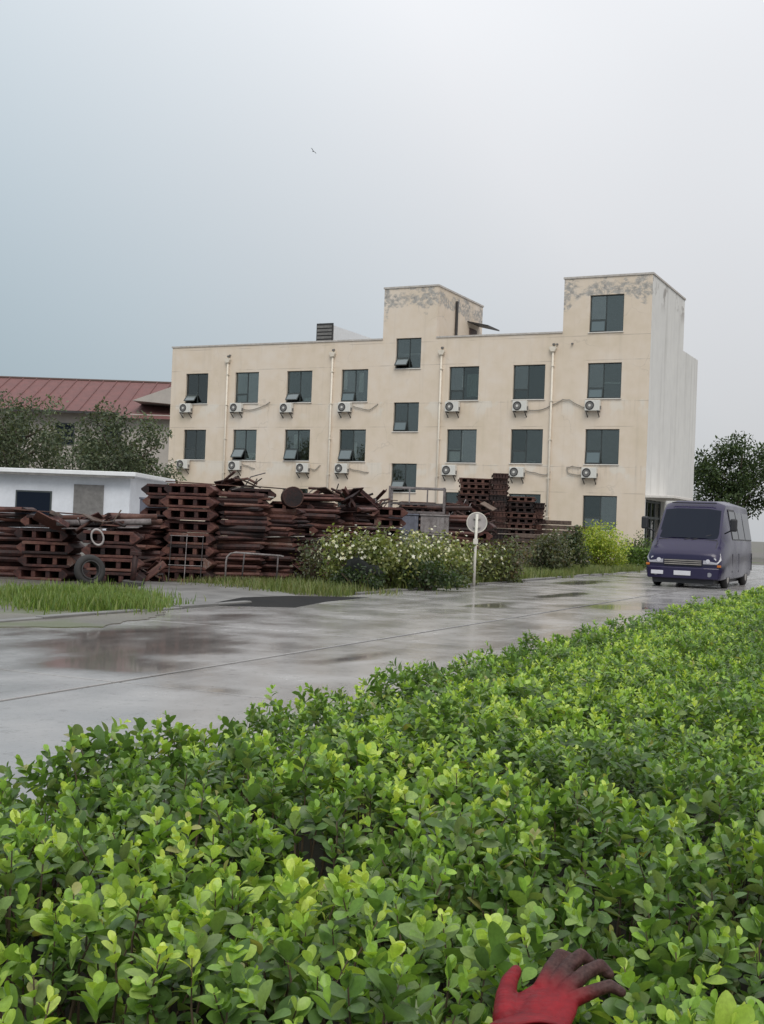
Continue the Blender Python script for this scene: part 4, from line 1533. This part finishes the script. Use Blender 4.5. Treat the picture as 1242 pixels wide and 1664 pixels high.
# ------------------------------------------------------------------ round sign seen from behind
sg = tag(empty('round_sign', (2.21, 28.35, 0)), 'round traffic sign seen from behind on a white pole', 'sign')
m = MB()
m.tube([(0, 0, -.1), (.0, 0, .8), (.015, 0, 1.72)], .034, 10)
m.build('pole', 'pole_white', sg, smooth=True)
m = MB()
m.disc((0.02, .05, 1.52), .235, (0, 1, .02), .014, 40)
do = m.build('plate', 'sign_back', sg)
m = MB()
m.torus((0.02, .045, 1.52), .233, .012, n=40, m=6)
m.build('rim', 'pole_white', do)
for zz in (1.42, 1.62):
    bx(-.07, .0, zz - .018, .11, .042, zz + .018).build('clamp', 'pale_metal', do)
m = MB()
m.box(-.055, -.06, 1.02, .055, -.035, 1.14)
m.build('tag', 'pole_white', sg)
m = MB()
m.tube([(0, 0, 0), (0, 0, .04)], .10, 12)
m.build('base', 'grey_concrete', sg)

# ------------------------------------------------------------------ minibus coming down the road
bp = rp(25.6, 3.78)
bus = tag(empty('minibus', (bp.x, bp.y, 0), ROAD_RZ), 'dark purple minibus coming along the wet road at the right', 'minibus')
# stations from the front back: y, z of [sill, bumper, belt, shoulder, roof edge, roof], half widths
ST = [(0.00, [.30, .50, .74, .86, .90, .92], [.86, .92, .88, .80, .70, .40]),
      (0.10, [.26, .50, .78, .96, 1.02, 1.04], [.95, 1.00, .97, .90, .78, .42]),
      (0.45, [.26, .52, .86, 1.12, 1.20, 1.22], [.98, 1.02, 1.00, .95, .80, .44]),
      (0.62, [.26, .52, .90, 1.20, 1.36, 1.38], [.98, 1.03, 1.01, .97, .84, .46]),
      (1.25, [.26, .52, .95, 1.30, 2.10, 2.17], [.98, 1.03, 1.02, 1.00, .80, .50]),
      (1.55, [.26, .52, .95, 1.32, 2.28, 2.38], [.98, 1.03, 1.02, 1.00, .80, .50]),
      (3.2, [.26, .52, .95, 1.32, 2.32, 2.43], [.98, 1.03, 1.02, 1.00, .82, .50]),
      (5.3, [.28, .52, .95, 1.32, 2.30, 2.40], [.97, 1.02, 1.01, .99, .82, .50]),
      (5.6, [.40, .55, .95, 1.32, 2.15, 2.22], [.90, .97, .97, .94, .76, .45])]
m = MB()
for (y, zs, ws) in ST:
    for zz, ww in zip(zs, ws):
        m.v.append((-ww, y, zz))
    for zz, ww in zip(reversed(zs), reversed(ws)):
        m.v.append((ww, y, zz))
K = 12
for i in range(len(ST) - 1):
    for j in range(K):
        j2 = (j + 1) % K
        m.f.append((i * K + j, i * K + j2, (i + 1) * K + j2, (i + 1) * K + j))
m.f.append(tuple(range(K)))
m.f.append(tuple(reversed(range((len(ST) - 1) * K, len(ST) * K))))
bo = m.build('body', 'bus_paint', bus, bevel=.035, smooth=True)
bo.data.set_sharp_from_angle(angle=R(48))
# windscreen panel proud of the body between nose and roof
ws = MB()
ws.add([(-.80, .585, 1.315), (.80, .585, 1.315), (.74, 1.24, 2.12), (-.74, 1.24, 2.12), (-.42, .565, 1.36), (.42, .565, 1.36), (.42, 1.21, 2.16), (-.42, 1.21, 2.16)],
       [(0, 4, 7, 3), (4, 5, 6, 7), (5, 1, 2, 6)])
o = ws.build('windscreen', 'car_glass', bus)
sd = o.modifiers.new('solid', 'SOLIDIFY')
sd.thickness = .02
for s in (-1, 1):
    wp = MB()
    wp.tube([(s * .1, .54, 1.31), (s * .1 + .5, .66, 1.45)], .012, 6)
    wp.build('wiper', 'bus_black', bus)
    for (ya, yb) in ((1.7, 2.7), (2.8, 3.9), (4.0, 5.2)):
        g_ = MB()
        g_.add([(s * 1.006, ya, 1.36), (s * 1.006, yb, 1.36), (s * .855, yb - .03, 2.12), (s * .855, ya + .03, 2.12)], [(0, 1, 2, 3)])
        g_.build('side_window', 'car_glass', bus)
    hl = MB()
    hl.add([(s * .52, -.02, .66), (s * .88, .0, .66), (s * .97, .12, .78), (s * .92, .22, .96), (s * .62, .09, .88), (s * .52, .03, .76)],
           [(0, 1, 2, 3, 4, 5)])
    ho = hl.build('headlight', 'lamp_glass', bus)
    for (lx, lz) in ((.64, .75), (.80, .79)):
        ln = MB()
        ln.disc((s * lx, .005 if lx < .7 else .05, lz), .055, (0, 1, .1), .09, 18)
        ln.build('lens', 'bus_white', ho, bevel=.01)
    q = ho.modifiers.new('solid', 'SOLIDIFY')
    q.thickness = .07
    q.offset = 0
    mr = MB()
    mr.tube([(s * .93, .75, 1.50), (s * 1.10, .62, 1.58), (s * 1.18, .60, 1.66)], .02, 8)
    mo = mr.build('mirror_arm', 'bus_black', bus)
    mm = MB()
    mm.box(s * 1.18 - .09, .52, 1.56, s * 1.18 + .09, .66, 1.90)
    mm.build('mirror', 'bus_black', mo, bevel=.04)
    fl_ = MB()
    fl_.disc((s * .70, -.055, .40), .06, (0, 1, 0), .03, 16)
    fl_.build('fog_lamp', 'lamp_glass', bus)
    for yw in (1.15, 4.4):
        tm = MB()
        tm.torus((s * .90, yw, .35), .25, .10, rot=Matrix.Rotation(R(90), 3, 'Z'), n=28, m=10)
        to = tm.build('wheel', 'rubber', bus, smooth=True)
        rm = MB()
        rm.disc((s * .93, yw, .35), .19, (1, 0, 0), .12, 20)
        rm.build('rim', 'pale_metal', to)
for s in (-1, 1):
    sv = MB()
    sv.add([(s * 1.001, 1.62, 1.33), (s * 1.001, 5.28, 1.33), (s * .838, 5.25, 2.18), (s * .838, 1.66, 2.18)], [(0, 1, 2, 3)])
    sv.build('window_surround', 'bus_black', bus)
    for yy in (1.64, 2.75, 5.28):
        sm = MB()
        sm.box(s * 1.022 - .008, yy - .007, .45, s * 1.022 + .008, yy + .007, .96)
        sm.build('door_seam', 'bus_black', bus)
    ind = MB()
    ind.box(s * .93 - .05, -.02, .60, s * .93 + .05, .05, .66)
    ind.build('indicator', 'petal_amber', bus, bevel=.01)
    bs = MB()
    bs.tube([(s * .78, .10, .985), (s * .80, .40, 1.205), (s * .79, .56, 1.29)], .008, 5)
    bs.build('bonnet_seam', 'bus_black', bus)
bx(-.78, .545, 1.285, .78, .60, 1.32).build('cowl', 'bus_black', bus, bevel=.01)
bx(-.6, 1.3, 2.30, .6, 1.34, 2.33).build('roof_trim', 'bus_black', bus)
b_ = MB()
b_.prism([(-.94, -.03), (-.55, -.085), (.55, -.085), (.94, -.03), (.94, .12), (-.94, .12)], .27, .58, axis='z')
b_.build('bumper', 'bus_paint', bus, bevel=.03)
bx(-.50, -.04, .62, .50, .03, .78).build('grille', 'bus_black', bus, bevel=.01)
for k in range(3):
    bx(-.48, -.055, .645 + k * .05, .48, -.04, .665 + k * .05).build('grille_bar', 'pale_metal', bus)
bx(-.82, -.10, .37, -.50, -.072, .47).build('bumper_panel', 'bus_white', bus, bevel=.006)
bx(-.22, -.105, .36, .22, -.088, .48).build('licence_plate', 'bus_white', bus, bevel=.006)
bx(-.80, .03, .15, .80, 5.2, .30).build('underbody', 'bus_black', bus)

# ------------------------------------------------------------------ bird in the sky
bd = tag(empty('bird', (-3.9, 57, 18.9), R(25), rot=(R(10), R(40), R(25))), 'small dark bird flying high in the grey sky', 'bird')
m = MB()
m.tube([(0, -.13, 0), (0, -.10, .005), (0, -.04, .0), (0, .05, 0), (0, .13, .01), (0, .20, .015)], [.006, .022, .036, .032, .016, .006], 10)
m.build('body', 'bird_dark', bd, smooth=True)
bd.scale = (.75, .75, .75)
for s in (-1, 1):
    m = MB()
    pr = [(s * .02, -.05, .01), (s * .10, -.07, .05), (s * .20, -.02, .06), (s * .25, .05, .05), (s * .16, .04, .055), (s * .08, .04, .045), (s * .02, .05, .01)]
    m.add(pr + [(a, b, c - .006) for a, b, c in pr], [(0, 1, 2, 3, 4, 5, 6), (13, 12, 11, 10, 9, 8, 7)] + [(i, i + 7, (i + 1) % 7 + 7, (i + 1) % 7) for i in range(7)])
    m.build('wing', 'bird_dark', bd)

# ================================================================== the hedge in the foreground
GLOVE = Vector((0.256, 1.81, 0.652))


def lump(x, y):
    return (.052 * np.sin(x * 5.1 + .7 * y + .5) * np.sin(y * 3.9 - x * 1.7) + .032 * np.sin(x * 9.3 + 2.0) * np.sin(y * 7.7 + 1.0)
            + .014 * np.sin(x * 17 - y * 13) + .010 * np.sin(y * 23 + x * 19))


def hedge_top(x, y, s, n):
    h = .635 + lump(x, y)
    e = np.minimum(.12 - n, 9)                      # distance to the road-side edge
    h -= .20 * np.clip(1 - e / .14, 0, 1) ** 2
    h -= .30 * np.exp(-(((x + .30) / .17) ** 2 + ((y - 1.72) / .16) ** 2))       # hollow at the near left
    h -= .10 * np.exp(-(((x - .34) / .16) ** 2 + ((y - 2.95) / .16) ** 2))       # dark gap among the shoots
    h -= .17 * np.exp(-(((x - GLOVE.x - .01) / .10) ** 2 + ((y - 1.76) / .11) ** 2))  # where the glove lies
    return h


hedge = tag(empty('hedge', (0.2, 3.0, 0)), 'broad glossy green hedge filling the foreground', 'hedge')


def road_sn(x, y):
    dx, dy = x - RO.x, y - RO.y
    return dx * RD.x + dy * RD.y, dx * RN.x + dy * RN.y


def shoots(s0, s1, dens, nodes, tmpl, size, zlow=0.0, n0=-2.75):
    """leafy shoots: pairs of leaves set crosswise up a stem, youngest and palest at the tip"""
    area = (s1 - s0) * (-n0)
    k = int(area * dens)
    s = rng.uniform(s0, s1, k)
    n = rng.uniform(n0, 0.12, k)
    x = RO.x + RD.x * s + RN.x * n
    y = RO.y + RD.y * s + RN.y * n
    h = hedge_top(x, y, s, n)
    dist = np.hypot(x, y)
    ok = (y > 1.15) | (dist > 1.2)
    ok &= dist > 1.15
    ok &= (x < .52 * y + .9) & (x > -.45 * y - .7)
    x, y, h, s, n = x[ok], y[ok], h[ok], s[ok], n[ok]
    k = len(x)
    deep = rng.random(k) ** 1.7 * .16 * (1 if zlow == 0 else 1) + zlow
    tip = np.stack([x, y, h - deep + rng.normal(0, .014, k)], 1)
    tall = rng.random(k) < .035
    tip[tall, 2] += .05 * rng.random(tall.sum())
    az = rng.uniform(0, 2 * np.pi, k)
    lean = np.abs(rng.normal(0, .44, k))
    edge = np.clip(1 + n / .25, 0, 1)             # shoots at the road edge lean outwards
    ax = np.stack([np.sin(lean) * np.cos(az) + RN.x * edge * .6, np.sin(lean) * np.sin(az) + RN.y * edge * .6, np.cos(lean)], 1)
    ax /= np.linalg.norm(ax, axis=1, keepdims=True)
    r1 = np.cross(ax, np.array([.31, .95, .05]))
    r1 /= np.linalg.norm(r1, axis=1, keepdims=True)
    r2 = np.cross(ax, r1)
    ph = rng.uniform(0, 2 * np.pi, k)
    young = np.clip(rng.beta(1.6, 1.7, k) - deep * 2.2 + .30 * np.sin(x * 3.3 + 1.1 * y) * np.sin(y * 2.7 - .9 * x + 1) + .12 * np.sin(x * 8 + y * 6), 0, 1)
    shsz = rng.uniform(.82, 1.10, k)
    Ps, Ds, Us, Ss, Cs = [], [], [], [], []
    tender = np.array([.56, .68, .15])
    fresh = np.array([.285, .475, .080])
    mature = np.array([.12, .23, .053])
    old = np.array([.060, .100, .040])
    for q in range(nodes):
        f = q / max(1, nodes - 1)                 # 0 at the tip
        for sd_ in (0, 1):
            a = ph + q * math.pi / 2 + sd_ * math.pi + rng.normal(0, .42, k)
            rad = r1 * np.cos(a)[:, None] + r2 * np.sin(a)[:, None]
            open_ = np.clip(.45 + f * .75 + rng.normal(0, .27, k), .12, 2.0)
            D = ax * np.cos(open_)[:, None] + rad * np.sin(open_)[:, None]
            U = ax * np.sin(open_)[:, None] - rad * np.cos(open_)[:, None] + rng.normal(0, .30, (k, 3))
            base = tip - ax * (.012 + q * .017)[..., None] if False else tip - ax * (.012 + q * .017 + rng.random(k)[:, None] * .006)
            sz = size * (0.55 + .55 * min(1, f * 1.7)) * rng.uniform(.66, 1.12, k) * shsz
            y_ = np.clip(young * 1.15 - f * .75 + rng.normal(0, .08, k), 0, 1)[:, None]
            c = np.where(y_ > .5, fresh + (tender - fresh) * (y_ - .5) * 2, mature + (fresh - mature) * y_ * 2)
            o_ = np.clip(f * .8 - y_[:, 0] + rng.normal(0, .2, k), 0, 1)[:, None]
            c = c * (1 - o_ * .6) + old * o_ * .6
            pl = (rng.random((k, 1)) < .22) & (y_ < .6)
            c = np.where(pl, c * .55 + np.array([.30, .36, .17]) * .45, c)
            bl = rng.random((k, 1)) < .010
            c = np.where(bl, np.array([.36, .36, .13]), c)
            Ps.append(base)
            Ds.append(D)
            Us.append(U)
            Ss.append(sz)
            Cs.append(c * rng.uniform(.85, 1.15, (k, 1)))
    return np.concatenate(Ps), np.concatenate(Ds), np.concatenate(Us), np.concatenate(Ss), np.concatenate(Cs), tip, ax


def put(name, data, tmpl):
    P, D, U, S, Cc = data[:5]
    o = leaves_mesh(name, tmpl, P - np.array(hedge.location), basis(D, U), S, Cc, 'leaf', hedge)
    return tag(o, kind='stuff')


near = shoots(-6.6, -3.2, 440, 5, LEAF_HI, .047)
# the leaves that show largest become objects of their own; the rest stay one part
P, D, U, S, Cc = near[:5]
camP = np.array([0, 0, CAM_H])
vdir = P - camP
dist = np.linalg.norm(vdir, axis=1)
px = vdir[:, 0] / vdir[:, 1]
pz = vdir[:, 2] / vdir[:, 1]
inview = (vdir[:, 1] > .5) & (np.abs(px) < .31) & (pz > -.40) & (P[:, 2] > .47)
# keep the view of the glove free
gdx = P[:, 0] - GLOVE.x * P[:, 1] / GLOVE.y
gl_ = (gdx > -.080) & (gdx < .052) & (P[:, 1] < GLOVE.y + .0) & (P[:, 1] > GLOVE.y - .5) & (P[:, 2] > .55)
keep = ~gl_
facing = (S / dist) * (keep & inview)
idx = np.argsort(-facing)[:300]
single = np.zeros(len(P), bool)
single[idx] = True
rest = keep & ~single
flatl = rng.random(len(P)) < .6
for sel, tm_ in ((rest & flatl, LEAF_HI), (rest & ~flatl, LEAF_HI2)):
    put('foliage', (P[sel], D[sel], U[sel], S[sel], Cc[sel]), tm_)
B = basis(D, U)
# a few leaf meshes shared by the single leaves, by colour class
lum = Cc[idx].sum(1)
order = idx[np.argsort(lum)]
NCL = 30
meshes = []
for c_i, chunk in enumerate(np.array_split(order, NCL)):
    me = bpy.data.meshes.new('leaf')
    me.from_pydata([tuple(v) for v in LEAF_HI[0]], [], [tuple(int(q) for q in f) for f in LEAF_HI[1]])
    a = me.color_attributes.new('Col', 'FLOAT_COLOR', 'POINT')
    cc = Cc[chunk].mean(0)
    a.data.foreach_set('color', np.tile(np.append(cc, 1.0), len(LEAF_HI[0])).astype(np.float32))
    me.polygons.foreach_set('use_smooth', [True] * len(me.polygons))
    me.materials.append(MATS['leaf'])
    for i in chunk:
        o = bpy.data.objects.new('leaf', me)
        M4 = Matrix.Identity(4)
        for r_ in range(3):
            for q in range(3):
                M4[r_][q] = float(B[i, r_, q] * S[i])
            M4[r_][3] = float(P[i, r_] - hedge.location[r_])
        o.matrix_basis = M4
        o.parent = hedge
        C.objects.link(o)

mid = shoots(-3.2, -.8, 500, 5, LEAF_LO, .043)
put('foliage', mid, LEAF_LO)
mid2 = shoots(-.8, 2.5, 520, 5, LEAF_TINY, .042)
put('foliage', mid2, LEAF_TINY)
far = shoots(2.5, 10, 420, 4, LEAF_TINY, .045)
put('foliage', far, LEAF_TINY)
far2 = shoots(10, 34, 150, 4, LEAF_TINY, .070)
put('foliage', far2, LEAF_TINY)
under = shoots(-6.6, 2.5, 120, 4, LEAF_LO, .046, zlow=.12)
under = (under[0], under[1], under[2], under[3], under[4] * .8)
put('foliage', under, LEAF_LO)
# stems under the tips
st = MB()
tips, axs = near[5], near[6]
for i in range(0, len(tips), 2):
    if axs[i][2] < .8:
        continue
    p = tips[i] - np.array(hedge.location)
    b_ = p - axs[i] * .10
    e_ = b_ - np.array([random.uniform(-.03, .03), random.uniform(-.03, .03), .16])
    st.tube([p - axs[i] * .012, b_, e_], [.0013, .0022, .0035], 4, caps=False)
st.build('stem', 'stem_brown', hedge)
# dense twiggy inside of the hedge
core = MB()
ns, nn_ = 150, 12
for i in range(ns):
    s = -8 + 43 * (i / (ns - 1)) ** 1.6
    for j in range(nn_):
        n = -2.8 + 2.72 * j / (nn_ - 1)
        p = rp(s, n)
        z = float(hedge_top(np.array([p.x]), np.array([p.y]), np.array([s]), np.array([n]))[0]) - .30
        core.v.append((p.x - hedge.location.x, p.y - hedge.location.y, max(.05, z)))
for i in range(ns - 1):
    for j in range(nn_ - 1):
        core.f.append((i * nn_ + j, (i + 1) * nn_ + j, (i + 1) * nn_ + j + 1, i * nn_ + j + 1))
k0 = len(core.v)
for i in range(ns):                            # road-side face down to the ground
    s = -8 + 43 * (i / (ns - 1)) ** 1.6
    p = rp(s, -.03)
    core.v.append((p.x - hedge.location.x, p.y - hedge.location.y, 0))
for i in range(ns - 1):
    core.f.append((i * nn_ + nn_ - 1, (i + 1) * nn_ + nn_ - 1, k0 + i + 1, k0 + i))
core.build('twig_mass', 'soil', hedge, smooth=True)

# ------------------------------------------------------------------ red work glove on the hedge
t = NT('glove_rubber')
v = t.coord()
x_, y_, z_ = t.xyz(v)
nz = t.noise(v, 38, 4)
nf = t.noise(v, 160, 3)
red = t.ramp(nz, [(0.3, (0.115, 0.005, 0.009)), (0.7, (0.235, 0.011, 0.017))])
along = t.math('ADD', y_, t.math('MULTIPLY', x_, .55))
grime = t.step(t.math('MULTIPLY_ADD', t.math('SUBTRACT', nz, .5), .05, along), .022, .080)
col = t.mix(t.math('MULTIPLY', grime, .92), red, t.ramp(nf, [(0.3, (0.020, 0.013, 0.012)), (0.7, (0.066, 0.040, 0.035))]))
t.set(color=col, rough=t.math('MULTIPLY_ADD', nz, .3, .42), spec=.25)
wr = t.noise(v, 22, 3, .6, stretch=(.6, 2.4, 1))
t.bump(t.math('ADD', t.math('MULTIPLY_ADD', nf, .35, nz), t.math('MULTIPLY', wr, 1.6)), .6, .004)
MATS['glove_rubber'] = t.m

gv = tag(empty('work_glove', GLOVE, 0, rot=(R(15), R(-6), R(-16))), 'red rubber work glove with dirty fingers lying on the hedge', 'glove')


def bone(mb, pts, rad, flat=1.0):
    pts = [Vector(p) for p in pts]
    for a in range(len(pts) - 1):
        n_ = max(2, int((pts[a + 1] - pts[a]).length / .0022))
        for q in range(n_ + 1):
            f = q / n_
            c = pts[a].lerp(pts[a + 1], f)
            r_ = (rad[a] * (1 - f) + rad[a + 1] * f) * (1.12 if flat == 1.0 else 1.0)
            k = len(mb.v)
            for i in range(1, 7):
                th = math.pi * i / 7
                for j in range(10):
                    ph = 2 * math.pi * j / 10
                    mb.v.append((c.x + r_ * math.sin(th) * math.cos(ph), c.y + r_ * math.sin(th) * math.sin(ph), c.z + r_ * math.cos(th) * flat))
            top, bot = len(mb.v), len(mb.v) + 1
            mb.v += [(c.x, c.y, c.z + r_ * flat), (c.x, c.y, c.z - r_ * flat)]
            for i in range(5):
                for j in range(10):
                    j2 = (j + 1) % 10
                    mb.f.append((k + i * 10 + j, k + (i + 1) * 10 + j, k + (i + 1) * 10 + j2, k + i * 10 + j2))
            for j in range(10):
                j2 = (j + 1) % 10
                mb.f.append((top, k + j, k + j2))
                mb.f.append((bot, k + 50 + j2, k + 50 + j))


gm = MB()
bone(gm, [(-.030, -.066, 0), (-.024, -.020, 0), (.004, .030, .002)], [.025, .024, .0135], .62)
bone(gm, [(-.008, -.066, 0), (.004, -.020, .003), (.022, .034, .004)], [.026, .025, .0135], .62)
bone(gm, [(.016, -.066, 0), (.028, -.020, .002), (.040, .026, .004)], [.026, .024, .013], .62)
bone(gm, [(.034, -.062, 0), (.044, -.022, 0), (.054, .008, .002)], [.022, .019, .012], .62)
bone(gm, [(-.036, -.045, 0), (-.044, .000, .006), (-.043, .030, .012), (-.036, .055, .014)], [.020, .0145, .0120, .0085])
bone(gm, [(.006, .028, .002), (.016, .066, .012), (.028, .092, .018), (.043, .100, .008)], [.0130, .0108, .0102, .0084])
bone(gm, [(.024, .032, .004), (.044, .070, .016), (.060, .094, .018), (.072, .096, .006)], [.0130, .0110, .0102, .0084])
bone(gm, [(.042, .024, .004), (.070, .056, .014), (.090, .078, .012), (.102, .076, .000)], [.0125, .0104, .0096, .0080])
bone(gm, [(.054, .006, .002), (.084, .020, .008), (.108, .032, .010), (.124, .032, .000)], [.0115, .0095, .0086, .0070])
hand = gm.build('hand', 'glove_rubber', gv, smooth=True)
rmod = hand.modifiers.new('remesh', 'REMESH')
rmod.mode = 'VOXEL'
rmod.voxel_size = .0022
rmod.use_smooth_shade = True
smod = hand.modifiers.new('smooth', 'SMOOTH')
smod.factor = .5
smod.iterations = 6
# flared open cuff with a rolled rim and soft folds
cf = MB()
nu, nv_ = 40, 10
for j in range(nv_ + 1):
    f = j / nv_
    yy = -.048 - .040 * f
    for i in range(nu):
        th = 2 * math.pi * i / nu
        fold = 1 + .06 * f * math.sin(3 * th + 1) + .035 * f * math.sin(7 * th)
        cf.v.append(((.050 + .018 * f) * math.cos(th) * fold - .012 * f + .002, yy + .012 * f * math.sin(2 * th + .5), (.0165 + .016 * f) * math.sin(th) * fold))
for j in range(nv_):
    for i in range(nu):
        i2 = (i + 1) % nu
        cf.f.append((j * nu + i, j * nu + i2, (j + 1) * nu + i2, (j + 1) * nu + i))
co = cf.build('cuff', 'glove_rubber', gv, smooth=True)
q = co.modifiers.new('solid', 'SOLIDIFY')
q.thickness = .0022
rim = MB()
pts = [cf.v[nv_ * nu + i] for i in range(nu)] + [cf.v[nv_ * nu]]
rim.tube(pts, .0026, 6, caps=False)
rim.build('rolled_rim', 'glove_rubber', co, smooth=True)
